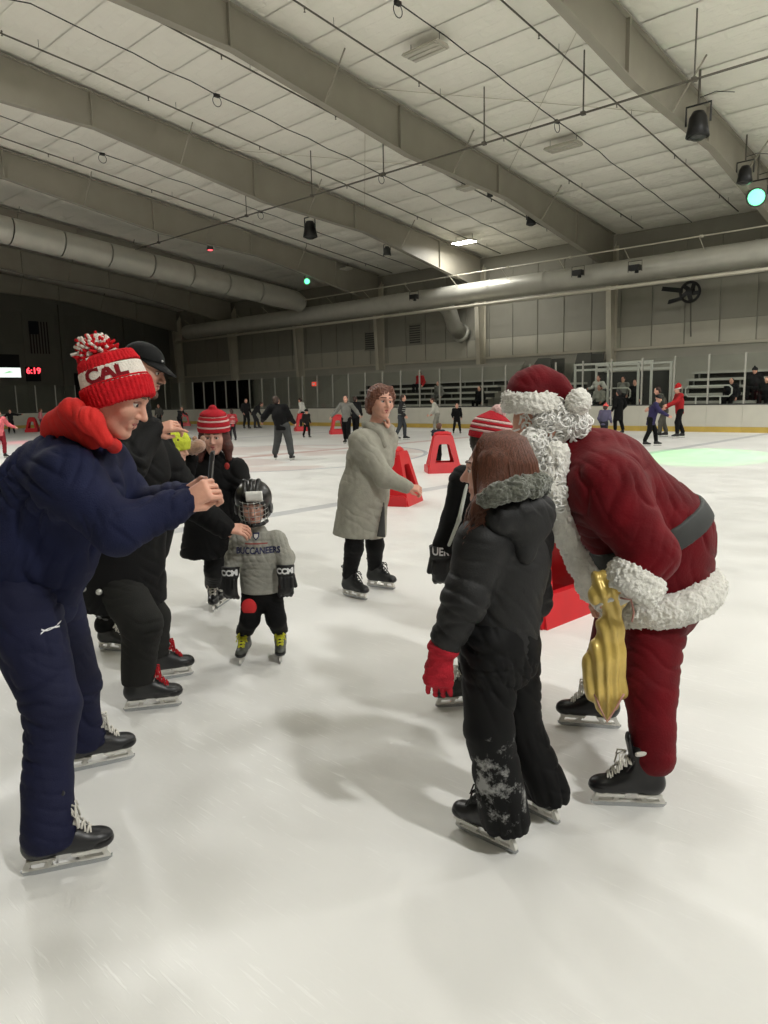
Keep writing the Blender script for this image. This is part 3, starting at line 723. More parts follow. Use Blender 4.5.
class Solid:
    def __init__(s): s.p = []
    def cap(s, a, b, ra, rb=None, k=.02, flat=None, q=1.0, ends=False, op='u'):
        """tapered rod a-b; flat/q squeezes it along a direction; ends cuts it square"""
        a, b = np.asarray(a, float), np.asarray(b, float)
        s.p.append(('cap', a, b, ra, ra if rb is None else rb, k, None if flat is None else nrm(flat), q, ends, op)); return s
    def chain(s, pts, rs, **kw):
        for i in range(len(pts) - 1): s.cap(pts[i], pts[i+1], rs[i], rs[i+1], **kw)
        return s
    def ell(s, c, r, axes=None, k=.02, op='u'):
        s.p.append(('ell', np.asarray(c, float), np.asarray(r, float) if hasattr(r, '__len__') else np.array([r]*3, float), np.eye(3) if axes is None else np.array(axes, float), k, op)); return s
    def cut(s, pt, n):
        """remove everything on the n side of the plane"""
        s.p.append(('cut', np.asarray(pt, float), nrm(n))); return s
    def bounds(s):
        lo, hi = np.full(3, 1e9), np.full(3, -1e9)
        for p in s.p:
            if p[0] == 'cap' and p[9] == 'u':
                r = max(p[3], p[4]); 
                for c in (p[1], p[2]): lo = np.minimum(lo, c - r); hi = np.maximum(hi, c + r)
            elif p[0] == 'ell' and p[5] == 'u':
                r = p[2].max(); lo = np.minimum(lo, p[1] - r); hi = np.maximum(hi, p[1] + r)
        return lo, hi
    def field(s, lo, hi, h):
        n = np.ceil((hi - lo) / h).astype(int) + 1
        D = np.full(n, 1.0, np.float32)
        ax = [lo[m] + np.arange(n[m]) * h for m in range(3)]
        def box(c0, c1):
            i0 = np.clip(np.floor((c0 - lo) / h).astype(int), 0, n); i1 = np.clip(np.ceil((c1 - lo) / h).astype(int) + 1, 0, n)
            return tuple(slice(a, b) for a, b in zip(i0, i1))
        for p in s.p:
            if p[0] == 'cut':
                g = [ax[m].astype(np.float32) for m in range(3)]
                pl = (g[0][:, None, None] - p[1][0]) * p[2][0] + (g[1][None, :, None] - p[1][1]) * p[2][1] + (g[2][None, None, :] - p[1][2]) * p[2][2]
                np.maximum(D, pl, out=D); continue
            if p[0] == 'cap':
                _, a, b, ra, rb, k, flat, q, ends, op = p
                mg = max(ra, rb) + k + 3 * h; c0, c1 = np.minimum(a, b) - mg, np.maximum(a, b) + mg
            else:
                _, c, r, R, k, op = p
                mg = r.max() + k + 3 * h; c0, c1 = c - mg, c + mg
            sl = box(c0, c1); sub = D[sl]
            if sub.size == 0: continue
            X = ax[0][sl[0]].astype(np.float32)[:, None, None]; Y = ax[1][sl[1]].astype(np.float32)[None, :, None]; Z = ax[2][sl[2]].astype(np.float32)[None, None, :]
            if p[0] == 'cap':
                ab = b - a; L = np.linalg.norm(ab) + 1e-9; u = ab / L
                x, y, z = X - a[0], Y - a[1], Z - a[2]
                al = x * u[0] + y * u[1] + z * u[2]
                t = np.clip(al, 0, L)
                if ends: w = al
                else: w = t
                x, y, z = x - w*u[0], y - w*u[1], z - w*u[2]
                if flat is not None:
                    e = (x*flat[0] + y*flat[1] + z*flat[2]) * (q - 1)
                    x, y, z = x + e*flat[0], y + e*flat[1], z + e*flat[2]
                rad = np.sqrt(x*x + y*y + z*z)
                d = rad - (ra + (rb - ra) * (t / L))
                if q > 1: d = d / (1 + (q - 1) * .5)
                if ends: d = np.maximum(d, np.abs(al - L/2) - L/2)
            else:
                x, y, z = X - c[0], Y - c[1], Z - c[2]
                l = [(x*R[m][0] + y*R[m][1] + z*R[m][2]) / r[m] for m in range(3)]
                k0 = np.sqrt(l[0]**2 + l[1]**2 + l[2]**2) + 1e-6
                k1 = np.sqrt((l[0]/r[0])**2 + (l[1]/r[1])**2 + (l[2]/r[2])**2) + 1e-6
                d = k0 * (k0 - 1) / k1
            kk = max(k, 1e-4)
            if op == 'u':
                hh = np.maximum(kk - np.abs(sub - d), 0) / kk; D[sl] = np.minimum(sub, d) - hh*hh*kk*.25
            else:
                nd = -d; hh = np.maximum(kk - np.abs(sub - nd), 0) / kk; D[sl] = np.maximum(sub, nd) + hh*hh*kk*.25
        return D
    def raw(s, h, region=None):
        lo, hi = s.bounds(); lo = lo - 3*h; hi = hi + 3*h
        if region is not None: lo = np.maximum(lo, region[0]); hi = np.minimum(hi, region[1])
        D = s.field(lo, hi, h)
        if region is None:
            D[0] = D[-1] = 1; D[:, 0] = D[:, -1] = 1; D[:, :, 0] = D[:, :, -1] = 1
        return snets(D, lo, h)
    def mesh(s, name, h, disp=None):
        V, Q = s.raw(h)
        if disp is not None: V = displace(V, Q, disp)
        return np_mesh(name, V, Q)

def normals(V, Q):
    a, b, c, d = (V[Q[:, i]] for i in range(4))
    fn = np.cross(c - a, d - b); N = np.zeros_like(V)
    for i in range(4): np.add.at(N, Q[:, i], fn)
    return N / (np.linalg.norm(N, axis=1)[:, None] + 1e-12)
def displace(V, Q, fn):
    N = normals(V, Q); return V + N * fn(V, N)[:, None]
def wnoise(P_, f, seed):
    rnd = np.random.RandomState(seed); o = np.zeros(len(P_))
    for i in range(7):
        k = rnd.normal(size=3); k = k / np.linalg.norm(k) * f * rnd.uniform(.6, 1.5); o += np.sin(P_ @ k + rnd.uniform(0, 6.3))
    return o / 3.2
def folds(amp=.006, f=38, dirs=((0, 0, 1),), seed=1, fine=.0008):
    """cloth creases: warped, patchy, narrow valleys between broad soft rolls"""
    def fn(V, N):
        o = np.zeros(len(V))
        for i, d in enumerate(dirs):
            ph = 1.5 * f * (V @ nrm(d)) + 2.2 * wnoise(V, 13, seed + i) + .8 * wnoise(V, 30, seed + 31 + i)
            r = 1 - np.abs(np.sin(ph)); m = np.clip(wnoise(V, 15, seed + 60 + i) * 1.2 + .1, 0, 1)
            o -= r ** 2.2 * m
            ph2 = 2.6 * f * (V @ nrm(np.asarray(d) + A(.3, .2, -.2))) + 2.5 * wnoise(V, 11, seed + 7 + i)
            o -= .45 * (1 - np.abs(np.sin(ph2))) ** 2.2 * np.clip(wnoise(V, 22, seed + 80 + i) * 1.2, 0, 1)
        return 1.45 * amp * o + fine * wnoise(V, 60, seed + 90)
    return fn
def fur(amp=.008, f=70, seed=5):
    f = f * 4; amp = amp * .5
    def fn(V, N): return amp * np.abs(wnoise(V, f, seed)) + amp * .7 * wnoise(V, f * 1.9, seed + 1)
    return fn

# ------------------------------------------------------------------ people
def frame_of(f, up=(0, 0, 1)):
    f = nrm(f); l = nrm(np.cross(up, f)); u = np.cross(f, l); return f, l, u
def head_shape(S, c, f, up, s=1.0, child=False):
    f, l, u = frame_of(f, up)
    p = lambda a, b, d: c + s * (a*f + b*l + d*u)
    ax = [f, l, u]
    S.ell(p(-.014, 0, .03), A(.099, .077, .09)*s, ax, k=.01)
    S.ell(p(.028, 0, -.028), A(.064, .062, .084)*s, ax, k=.03*s)
    for m in (-1, 1):
        S.cap(p(-.008, .05*m, -.045), p(.062, .016*m, -.098), .022*s, .018*s, k=.03*s)
        S.ell(p(.066, .04*m, -.022), .024*s, k=.03*s)
        S.cap(p(.09, .012*m, .026), p(.07, .046*m, .026), .009*s, .008*s, k=.018*s)
    S.ell(p(.075, 0, -.1), A(.018, .02, .016)*s, ax, k=.02*s)
    for m in (-1, 1):
        S.ell(p(.1, .031*m, .007), A(.02, .017, .011)*s, ax, k=.012*s, op='s')
    S.cap(p(.09, 0, .014), p(.116 if not child else .108, 0, -.026), .007*s, .0115*s, k=.012*s)
    for m in (-1, 1): S.ell(p(.101, .011*m, -.031), .0085*s, k=.008*s)
    S.cap(p(.088, -.02*s, -.055), p(.088, .02*s, -.055), .008*s, k=.01*s)
    S.cap(p(.087, -.017*s, -.069), p(.087, .017*s, -.069), .009*s, k=.01*s)
    S.chain([p(.094, -.027, -.0565), p(.101, 0, -.0635), p(.094, .027, -.0565)], [.003*s, .0035*s, .003*s], k=.004*s, op='s')
    for m in (-1, 1):
        S.ell(p(-.008, .079*m, -.004), A(.026, .011, .034)*s, ax, k=.008*s)
        S.ell(p(-.004, .088*m, 0), A(.013, .007, .018)*s, ax, k=.006*s, op='s')
def face_bits(par, c, f, up, s, hair_m, lip_m, mouth_open=False, brows=True):
    f, l, u = frame_of(f, up); p = lambda a, b, d: c + s * (a*f + b*l + d*u)
    for m in (-1, 1):
        S = Solid(); S.ell(p(.079, .031*m, .007), .0125*s, k=0); o = obj('eye', S.mesh('eye', .003), M_eye, par)
        S = Solid(); S.ell(p(.0895, .031*m, .006), A(.004, .0065, .0065)*s, [f, l, u], k=0); obj('iris', S.mesh('iris', .0016), M_iris, o)
        S = Solid(); S.cap(p(.092, .018*m, .0155), p(.083, .044*m, .012), .0042*s, .003*s, k=0); obj('eyelid', S.mesh('eyelid', .002), M_lid, par)
        if brows:
            S = Solid(); S.cap(p(.099, .013*m, .0355), p(.08, .049*m, .036), .004*s, .003*s, k=0); obj('eyebrow', S.mesh('eyebrow', .0022), hair_m, par)
    S = Solid(); S.chain([p(.0865, -.025, -.0565), p(.093, -.008, -.0575), p(.093, .008, -.0575), p(.0865, .025, -.0565)], [.003*s, .0052*s, .0052*s, .003*s], k=.003); S.chain([p(.0865, -.022, -.0615), p(.0915, 0, -.07), p(.0865, .022, -.0615)], [.003*s, .006*s, .003*s], k=.003); obj('lips', S.mesh('lips', .0025), lip_m, par)
def hand_shape(S, w, d, n, s=1.0, curl=.5, side=1, spread=.12, thumb=.6, point=None):
    """w wrist, d towards the fingers, n out of the back of the hand; side +1 puts the thumb on +cross(d, n)"""
    d = nrm(d); n = nrm(np.asarray(n) - d * np.dot(n, d)); t = np.cross(d, n) * side
    p = lambda a, b, c: w + s * (a*d + b*t + c*n)
    for b in (-.026, -.009, .009, .026):
        S.cap(p(.005, b*.75, 0), p(.085, b*1.1, 0), .0145*s, .0125*s, k=.012*s)
    lens = (.066, .08, .086, .076); 
    for i, b in enumerate((-.03, -.0105, .0105, .031)):
        base = p(.086, b*1.08, 0); ang = 0.0; L = lens[i] * s
        c_ = curl if point is None or i != 3 else point
        pos = base
        for j, (fr, r0, r1) in enumerate(((.45, .0098, .009), (.31, .009, .0082), (.24, .0082, .007))):
            ang += c_ * (.75 if j == 0 else 1.0)
            dv = math.cos(ang) * d - math.sin(ang) * n + t * spread * (b / .03) * .5
            q = pos + nrm(dv) * L * fr; S.cap(pos, q, r0*s, r1*s, k=.003*s); pos = q
    a = p(.02, .03, -.006); b_ = p(.052, .052 - .012*thumb, -.014 - .01*thumb); c_ = p(.085, .055 - .03*thumb, -.024 - .02*thumb)
    S.cap(a, b_, .0145*s, .0115*s, k=.01*s); S.cap(b_, c_, .0115*s, .0085*s, k=.004*s)

def body_core(S, J, s):
    """torso, arms and legs under the clothes"""
    fw = J['fwd']; up = nrm(J['neck'] - J['pelvis'])
    ch = lerp(J['pelvis'], J['neck'], .66)
    S.cap(J['pelvis'], lerp(J['pelvis'], J['neck'], .35), .125*s, .115*s, k=.04*s, flat=fw, q=1.35)
    S.cap(lerp(J['pelvis'], J['neck'], .35), ch, .115*s, .145*s, k=.04*s, flat=fw, q=1.4)
    S.cap(ch, J['neck'], .12*s, .05*s, k=.05*s, flat=fw, q=1.25)
    S.cap(lerp(ch, J['neck'], .8), J['head'] - J['hup']*.03*s, .05*s, .05*s, k=.02*s)
    for a in 'LR':
        if 'sh'+a in J:
            S.cap(lerp(ch, J['sh'+a], .3), J['sh'+a], .06*s, .055*s, k=.04*s)
            S.cap(J['sh'+a], J['el'+a], .05*s, .04*s, k=.02*s); S.cap(J['el'+a], J['wr'+a], .039*s, .027*s, k=.015*s)
        if 'hip'+a in J:
            S.cap(J['hip'+a], J['kn'+a], .085*s, .055*s, k=.03*s); S.cap(J['kn'+a], J['an'+a], .055*s, .036*s, k=.02*s)
            S.cap(J['an'+a], J['an'+a] + J['ft'+a]*.03*s - A(0, 0, .07*s), .034*s, .026*s, k=.02*s)
def clip_join(parts):
    V, Q, o = [], [], 0
    for v, q in parts: V.append(v); Q.append(q + o); o += len(v)
    return np.concatenate(V), np.concatenate(Q)
def make_body(par, J, s, skin, hands, head=True, child=False, fine=.004, name='body'):
    """one continuous figure; head and hands resolved finer than the covered rest. hands: {'L': dict(d,n,...)}"""
    S = Solid(); body_core(S, J, s)
    if head: head_shape(S, J['head'], J['hf'], J['hup'], s * J.get('hs', 1.0), child)
    for a, hd in hands.items():
        hd = dict(hd); hand_shape(S, J['wr'+a], hd.pop('d'), hd.pop('n'), s * hd.pop('size', 1.0), **hd)
    V, Q = S.raw(.012)
    regs = []
    hs = s * J.get('hs', 1.0)
    if head: regs.append((J['head'] - .155*hs, J['head'] + .155*hs))
    for a, hd in hands.items():
        c = J['wr'+a] + nrm(hd['d']) * .08 * s; regs.append((c - .14*s, c + .14*s))
    cen = V[Q].mean(1); keep = np.ones(len(Q), bool)
    for lo, hi in regs: keep &= ~np.all((cen > lo + .008) & (cen < hi - .008), axis=1)
    parts = [(V, Q[keep])]
    for lo, hi in regs: parts.append(S.raw(fine, (lo, hi)))
    V, Q = clip_join(parts)
    return obj(name, np_mesh(name, V, Q), skin, par)
M_eye = mat('eye white', (225, 220, 212), .25); M_iris = mat('iris dark', (38, 30, 26), .2); M_lid = mat('eyelid skin', (150, 105, 90), .6)
M_skin = mat('skin light', (214, 160, 138), .5, .10, 14, .12, 160, sss=.06)
M_skin2 = mat('skin pale', (206, 158, 140), .5, .08, 14, .12, 160, sss=.06)
M_lip = mat('lips', (176, 98, 92), .45); M_lipf = mat('lips rose', (168, 78, 80), .4)
M_hairbr = mat('hair brown', (92, 55, 38), .45, .3, 30, .4, 90); M_hairdk = mat('hair dark', (44, 34, 28), .5, .2, 40, .3, 90)
M_hairgr = mat('hair grey stubble', (120, 104, 92), .7, .2, 60)

# ------------------------------------------------------------------ ice skates
def skate_meshes(h=.005):
    S = Solid()
    S.ell((0, .098, .098), (.045, .062, .036), k=.02)
    S.cap((0, .06, .1), (0, -.095, .108), .041, .043, k=.02)
    S.cap((0, .03, .125), (0, -.04, .165), .036, .04, k=.03)
    S.cap((0, -.088, .115), (0, -.078, .235), .05, .05, k=.03, flat=(1, 0, 0), q=1.15)
    S.cap((0, -.045, .15), (0, -.04, .24), .043, .046, k=.03)
    S.ell((0, -.06, .285), (.034, .052, .05), k=.01, op='s')
    S.cut((0, 0, .068), (0, 0, -1))
    boot = S.mesh('boot', h)
    S = Solid(); S.cap((0, .02, .15), (0, -.012, .215), .028, .032, k=.01, flat=(0, .6, .5), q=2.6); S.cap((0, -.012, .215), (0, .008, .295), .034, .03, k=.01, flat=(0, 1, 0), q=2.6)
    tongue = S.mesh('tongue', h)
    S = Solid(); S.ell((0, .112, .09), (.046, .05, .03), k=.0); S.cut((0, .075, 0), (0, -1, 0)); S.cut((0, 0, .066), (0, 0, -1)); toe = S.mesh('toe_cap', h)
    mb = MB()   # blade holder: top plates, two hollow towers, lower rail
    mb.prism([(.02, .068), (.15, .074), (.158, .066), (.13, .058), (.03, .058)], -.035, .035, 0)
    mb.prism([(-.145, .07), (-.035, .068), (-.04, .058), (-.14, .058)], -.033, .033, 0)
    mb.prism([(.145, .06), (.165, .03), (.165, .022), (.035, .022), (.035, .03), (.14, .03), (.125, .06)], -.011, .011, 0)
    mb.prism([(.03, .06), (.05, .06), (.075, .03), (.05, .03)], -.011, .011, 0)
    mb.prism([(-.145, .06), (-.165, .03), (-.165, .022), (-.035, .022), (-.035, .03), (-.14, .03), (-.12, .06)], -.011, .011, 0)
    mb.prism([(-.06, .06), (-.04, .06), (-.06, .03), (-.085, .03)], -.011, .011, 0)
    mb.prism([(-.04, .03), (.04, .03), (.04, .022), (-.04, .022)], -.008, .008, 0)
    mb.v = [(x, y*.88, z) for x, y, z in mb.v]
    holder = mb.mesh('blade_holder')
    mb = MB(); prof = [(.172, .024), (.17, .012), (.15, .002), (.1, 0), (-.12, 0), (-.16, .004), (-.172, .016), (-.172, .024)]
    mb.prism([(y*.88, z) for y, z in prof], -.002, .002, 0); blade = mb.mesh('blade')
    mb = MB(); rnd = random.Random(2)
    rows = 7
    for i in range(rows):
        t = i / (rows - 1); y = .088 - .105*t; z = .134 + .085*t + .012*math.sin(t*3.1)
        wdt = .026 + .01*t
        y2 = y - .012; z2 = z + .012
        mb.tube([(-wdt, y, z - .012), (-wdt*.4, y - .002, z + .008), (wdt*.4, y2 + .004, z2 + .004), (wdt, y2, z2 - .012)], .0042, 5)
        mb.tube([(wdt, y, z - .012), (wdt*.4, y - .002, z + .01), (-wdt*.4, y2 + .004, z2 + .006), (-wdt, y2, z2 - .012)], .0042, 5)
    yk, zk = -.005, .243
    for sx in (-1, 1):
        mb.tube([(0, yk + .02, zk), (sx*.02, yk + .05, zk - .005), (sx*.045, yk + .05, zk - .035), (sx*.03, yk + .04, zk - .03), (0, yk + .025, zk)], .004, 5)
        mb.tube([(0, yk + .02, zk), (sx*.03, yk + .05, zk - .03), (sx*.045, yk + .055, zk - .075)], .004, 5)
    lace = mb.mesh('laces', True)
    S = Solid(); S.chain([(-.046, -.02, .25), (-.05, -.075, .262), (-.03, -.12, .27), (0, -.132, .272), (.03, -.12, .27), (.05, -.075, .262), (.046, -.02, .25)], [.01]*7, k=.006); cuff = S.mesh('collar', h)
    return dict(boot=boot, tongue=tongue, toe_cap=toe, blade_holder=holder, blade=blade, laces=lace, collar=cuff)
SK = skate_meshes()
SKC = {}
M_blade = mat('steel blade', (185, 188, 190), .25, metal=.9)
M_holder = mat('white blade holder', (214, 212, 205), .35)
M_lacew = mat('white laces', (214, 210, 200), .7)
M_boot = mat('black skate leather', (22, 22, 24), .38, .2, 12)
M_toe = mat('glossy black toe', (16, 16, 18), .28)
M_grey = mat('grey synthetic', (92, 92, 92), .5)
def skate(par, heel_to_toe, mid, s=1.0, boot=None, toe=None, lace=None, collar=None, tongue=None, tilt=0.0, label=None, holder=None, pitch=0.0, simple=False, skip=()):
    """mid: point of the ice under the middle of the blade; returns the ankle"""
    d = nrm(A(heel_to_toe[0], heel_to_toe[1], 0)); rz = math.atan2(d[1], d[0]) - math.pi/2
    def cp(name, m, parent):
        key = (name, m.name)
        if key not in SKC:
            SKC[key] = SK[name].copy(); SKC[key].materials.append(m)
        return obj(name if name != 'boot' else 'skate', SKC[key], None, parent)
    b = cp('boot', boot or M_boot, par)
    Mx = Matrix.Translation(Vector(mid)) @ Matrix.Rotation(rz, 4, 'Z') @ Matrix.Rotation(tilt, 4, 'Y') @ Matrix.Rotation(pitch, 4, 'X') @ Matrix.Scale(s, 4)
    b.matrix_basis = Mx
    for n_, m_ in (('blade_holder', holder or M_holder), ('blade', M_blade)) if simple else (('tongue', tongue or M_boot), ('toe_cap', toe or M_toe), ('blade_holder', holder or M_holder), ('blade', M_blade), ('laces', lace or M_lacew), ('collar', collar or M_grey)):
        if n_ not in skip: cp(n_, m_, b)
    if label: b['label'] = label
    q = Mx @ Vector((0, -.065, .2)); return A(*q), np.append(d[:2], 0)

def clothes(name, S, h, m, par, disp=None, label=None):
    o = obj(name, S.mesh(name, h, disp), m, par)
    if label: o['label'] = label
    return o
def drop(points_fn): return points_fn
def decal(txt, size, m, par, target, c, right, up, out, name='lettering', bold=.0, lift=.003, mesh=None, sx=1.0, reach=.12):
    """flat print laid onto a surface: each vertex is carried along -out until it meets target"""
    me = mesh or text_mesh(txt, size, name, bold=bold)
    n = len(me.vertices); co = np.empty(n*3, np.float32); me.vertices.foreach_get('co', co); co = co.reshape(-1, 3)
    # finer triangles so that print can bend
    import bmesh
    bm = bmesh.new(); bm.from_mesh(me)
    bmesh.ops.triangulate(bm, faces=bm.faces[:])
    for _ in range(3):
        lg = [e for e in bm.edges if e.calc_length() > size * .22]
        if not lg: break
        bmesh.ops.subdivide_edges(bm, edges=lg, cuts=1); bmesh.ops.triangulate(bm, faces=bm.faces[:])
    tm = target.data; nv = len(tm.vertices); tv = np.empty(nv*3, np.float32); tm.vertices.foreach_get('co', tv); tv = tv.reshape(-1, 3)
    polys = [tuple(p.vertices) for p in tm.polygons]
    bvh = BVHTree.FromPolygons([tuple(map(float, q)) for q in tv], polys)
    right, up, out = nrm(right), nrm(up), nrm(out)
    for v in bm.verts:
        q = np.asarray(c) + right * v.co.x * sx + up * v.co.y
        hit = bvh.ray_cast(Vector(q + out * reach), Vector(-out), 2 * reach + .2)
        v.co = Vector((np.array(hit[0]) if hit[0] is not None else q) + out * lift)
    me2 = bpy.data.meshes.new(name); bm.to_mesh(me2); bm.free()
    return obj(name, me2, m, par)

def person(label, base, group=None, cat='person'):
    e = empty('person', (float(base[0]), float(base[1]), 0)); tag(e, label, cat, group); return e
def finish(e):
    inv = Matrix.Translation(-Vector(e.location))
    for c in e.children: c.matrix_parent_inverse = inv
    return e
def cloth(name, col, rough=.8, var=.1, vs=6, bump=.25, bs=260, sheen=.0, spec=.25): return mat(name, col, rough, var, vs, bump, bs, spec=spec)

# ================================================================== the people in front
Z3 = A(0, 0, 1)
# ---- man in navy with the red knit hat, taking a picture
def blue_man():
    e = person('man in navy hoodie and tracksuit with red pompom hat, holding up a phone', G(65, 860))
    navy = cloth('navy fleece', (22, 27, 56), .85, .18, 7, .3, 220, .0)
    navyp = cloth('navy track pants', (20, 23, 50), .75, .14, 6, .2, 260, .2)
    red = cloth('red hood lining', (206, 44, 40), .8, .1, 12, .3, 200)
    bt = mat('navy man skate', (38, 38, 40), .4, .2, 10)
    anR, dR = skate(e, G(114, 856) - G(24, 874), G(68, 868), .95, boot=bt, toe=M_toe, label='black hockey skate with white laces, nearest the camera', skip=('collar',))
    anL, dL = skate(e, G(134, 757) - G(66, 772), G(100, 766), .97, boot=bt, skip=('collar',))
    J = dict(pelvis=P(18, 590, 2.62), neck=P(92, 440, 2.62), fwd=nrm(A(.85, .1, -.4)), head=P(116, 395, 2.6), hf=nrm(A(.87, -.1, -.46)), hup=nrm(A(.46, 0, .88)),
             shR=P(68, 482, 2.42), elR=P(118, 530, 2.30), wrR=P(184, 503, 2.44), shL=P(100, 466, 2.84), elL=P(140, 508, 2.82), wrL=P(186, 496, 2.62),
             hipR=P(20, 606, 2.5), knR=P(52, 706, 2.38), anR=anR, ftR=dR, hipL=P(45, 604, 2.76), knL=P(78, 684, 2.92), anL=anL, ftL=dL, hs=1.06)
    hd = dict(R=dict(d=A(1, .05, .55), n=A(-.2, -.8, .5), curl=1.05, side=1, thumb=1.0), L=dict(d=A(1, -.1, .5), n=A(0, .8, .5), curl=1.1, side=-1, thumb=1.0))
    body = make_body(e, J, 1.02, M_skin, hd, fine=.0036)
    face_bits(e, J['head'], J['hf'], J['hup'], 1.02*1.06, M_hairgr, M_lip)
    # trousers
    S = Solid(); pv = J['pelvis']
    S.cap(pv + A(0, 0, .1), pv - A(0, 0, .02), .17, .185, k=.05, flat=(1, 0, 0), q=1.15)
    for a, kr, hm in (('R', .092, .088), ('L', .09, .086)):
        S.cap(J['hip'+a], J['kn'+a], .14, kr, k=.04)
        b = J['an'+a] + A(0, 0, -.05)
        mid_ = lerp(J['kn'+a], b, .6)
        S.cap(J['kn'+a], mid_, kr, .078, k=.03); S.cap(mid_, b + A(.015, 0, .0), .08, hm, k=.02, ends=False)
    S.cut((0, 0, .105), (0, 0, -1))
    pants = clothes('trousers', S, .0075, navyp, e, folds(.007, 30, ((.1, 0, 1), (.7, 0, .5)), 3))
    # jacket
    S = Solid(); ch = P(62, 492, 2.62)
    S.cap(pv + A(0, 0, -.06), lerp(pv, ch, .5), .195, .205, k=.05, flat=(0, 1, 0), q=1.0)
    S.cap(lerp(pv, ch, .5), ch, .205, .205, k=.05)
    S.cap(ch, J['neck'] + A(-.03, 0, -.03), .19, .09, k=.08)
    S.cap(lerp(ch, J['shR'], .4), J['shR'], .13, .115, k=.08); S.cap(lerp(ch, J['shL'], .4), J['shL'], .13, .11, k=.08)
    for a in 'RL':
        m = lerp(J['el'+a], J['wr'+a], .75)
        S.cap(J['sh'+a], J['el'+a], .108, .079, k=.05); S.cap(J['el'+a], m, .079, .062, k=.03); S.cap(m, J['wr'+a], .064, .052, k=.02)
    S.cut(pv + A(0, 0, -.11), A(-.12, 0, -1))
    jk = clothes('hoodie', S, .0075, navy, e, folds(.012, 25, ((.6, 0, .7), (.85, 0, -.4)), 8))
    for a in 'RL':
        S = Solid(); d = nrm(J['wr'+a] - J['el'+a]); S.cap(J['wr'+a] - d*.03, J['wr'+a] + d*.02, .05, .046, k=0, ends=True); clothes('cuff', S, .005, navy, e, folds(.003, 120, (d,), 4))
    # hood with red lining
    S = Solid()
    S.chain([P(50, 440, 2.75), P(58, 424, 2.62), P(72, 410, 2.5), P(90, 420, 2.42), P(106, 441, 2.42)], [.03, .04, .034, .034, .024], k=.04)
    S.chain([P(58, 436, 2.62), P(76, 424, 2.58), P(92, 438, 2.5)], [.05, .055, .04], k=.05)
    S.chain([P(106, 441, 2.44), P(114, 446, 2.55), P(110, 440, 2.7)], [.022, .022, .024], k=.02)
    clothes('hood', S, .006, red, e, folds(.004, 60, ((1, 0, .3),), 12), 'bright red hood lining')
    # knit hat
    kr_ = cloth('red knit', (196, 24, 34), .9, .15, 40, .6, 130, .3); kw = cloth('white knit', (226, 218, 208), .9, .08, 40, .6, 130, .3); kd = cloth('maroon knit', (122, 20, 30), .9, .1, 40, .4, 130)
    h0, h1, h2, h3 = P(122, 404, 2.6), P(115, 383, 2.6), P(109.5, 367.5, 2.6), P(106, 360, 2.6)
    ax = nrm(h3 - h0)
    def rib(V, N):
        q = V - h0; q = q - np.outer(q @ ax, ax); x = nrm(np.cross(ax, A(0, 1, 0))); y = np.cross(ax, x)
        return .0022 * np.sin(46 * np.arctan2(q @ y, q @ x)) + .001 * wnoise(V, 120, 3)
    S = Solid(); S.cap(h0, h1, .116, .121, k=0, ends=True); S.cap(h0 + ax*.008, h1 - ax*.006, .119, .123, k=.006, ends=True)
    hat = clothes('hat', S, .0045, kr_, e, rib, 'red ribbed cuff of the knit hat')
    S = Solid(); S.cap(h1 - ax*.005, h2, .1155, .108, k=0, ends=True); band = clothes('hat_band', S, .0045, kw, e, None, 'white band with red letters')
    S = Solid(); S.cap(h1, h1 + ax*.006, .1185, .118, k=0, ends=True); clothes('band_stripe', S, .003, kr_, e)
    S = Solid(); S.cap(h2 - ax*.004, h3, .1085, .094, k=0, ends=True); S.ell(h3, A(.094, .094, .022), [np.cross(ax, A(0, 1, 0)), A(0, 1, 0), ax], k=.02); clothes('hat_crown', S, .0045, kr_, e, rib)
    up_ = ax; out = A(.1, -1, 0); rt = nrm(np.cross(out, -up_)); rt = rt if rt[0] > 0 else -rt
    decal('CAL', .068, kd, e, band, lerp(h1, h2, .55) + rt*.004, rt, up_, out, 'lettering', bold=.0035, lift=.002, sx=1.1)
    pc = P(97, 352.5, 2.6); rnd = random.Random(4)
    mw, mr = MB(), MB()
    S = Solid(); S.ell(pc, .042, k=0); clothes('pompom_core', S, .005, kr_, e, fur(.006, 60))
    for i in range(700):
        d = nrm(A(rnd.gauss(0, 1), rnd.gauss(0, 1), rnd.gauss(0, 1))); b = mw if rnd.random() < .42 else mr
        j = A(rnd.gauss(0, .012), rnd.gauss(0, .012), rnd.gauss(0, .012))
        b.tube([pc + d*.03, pc + d*.048 + j*.6, pc + d*.056 + j*.9], [.005, .006, .005], 5)
    o = mr.build('pompom', kr_, e, True); mw.build('white_yarn', kw, o, True)
    # logo on the thigh: two interlocked arcs
    mb = MB()
    for sg in (-1, 1):
        n = 9
        for i in range(n):
            t0, t1 = -1 + 2*i/n, -1 + 2*(i+1)/n
            yy = lambda t: sg*(.001 + .0085*t*t - .0035); w_ = lambda t: .0014 + .0012*abs(t)
            mb.add([(.02*t0, yy(t0)-w_(t0), 0), (.02*t1, yy(t1)-w_(t1), 0), (.02*t1, yy(t1)+w_(t1), 0), (.02*t0, yy(t0)+w_(t0), 0)], [(0, 1, 2, 3)])
    decal(None, .05, mat('print white', (225, 225, 225), .6), e, pants, P(42, 636, 2.33), A(1, .15, .06), Z3, A(.12, -1, 0), 'logo', mesh=mb.mesh('logo'), reach=.25)
    finish(e)
    # phone
    pm = P(211, 473, 2.53)
    t = empty('phone', pm, 0); tag(t, 'black phone held up by the man in navy', 'phone')
    t.rotation_euler = (0, math.radians(8), math.radians(8))
    mb = MB(); mb.box((-.005, -.036, -.075), (.005, .036, .075)); mb.build('body', M_black, t)
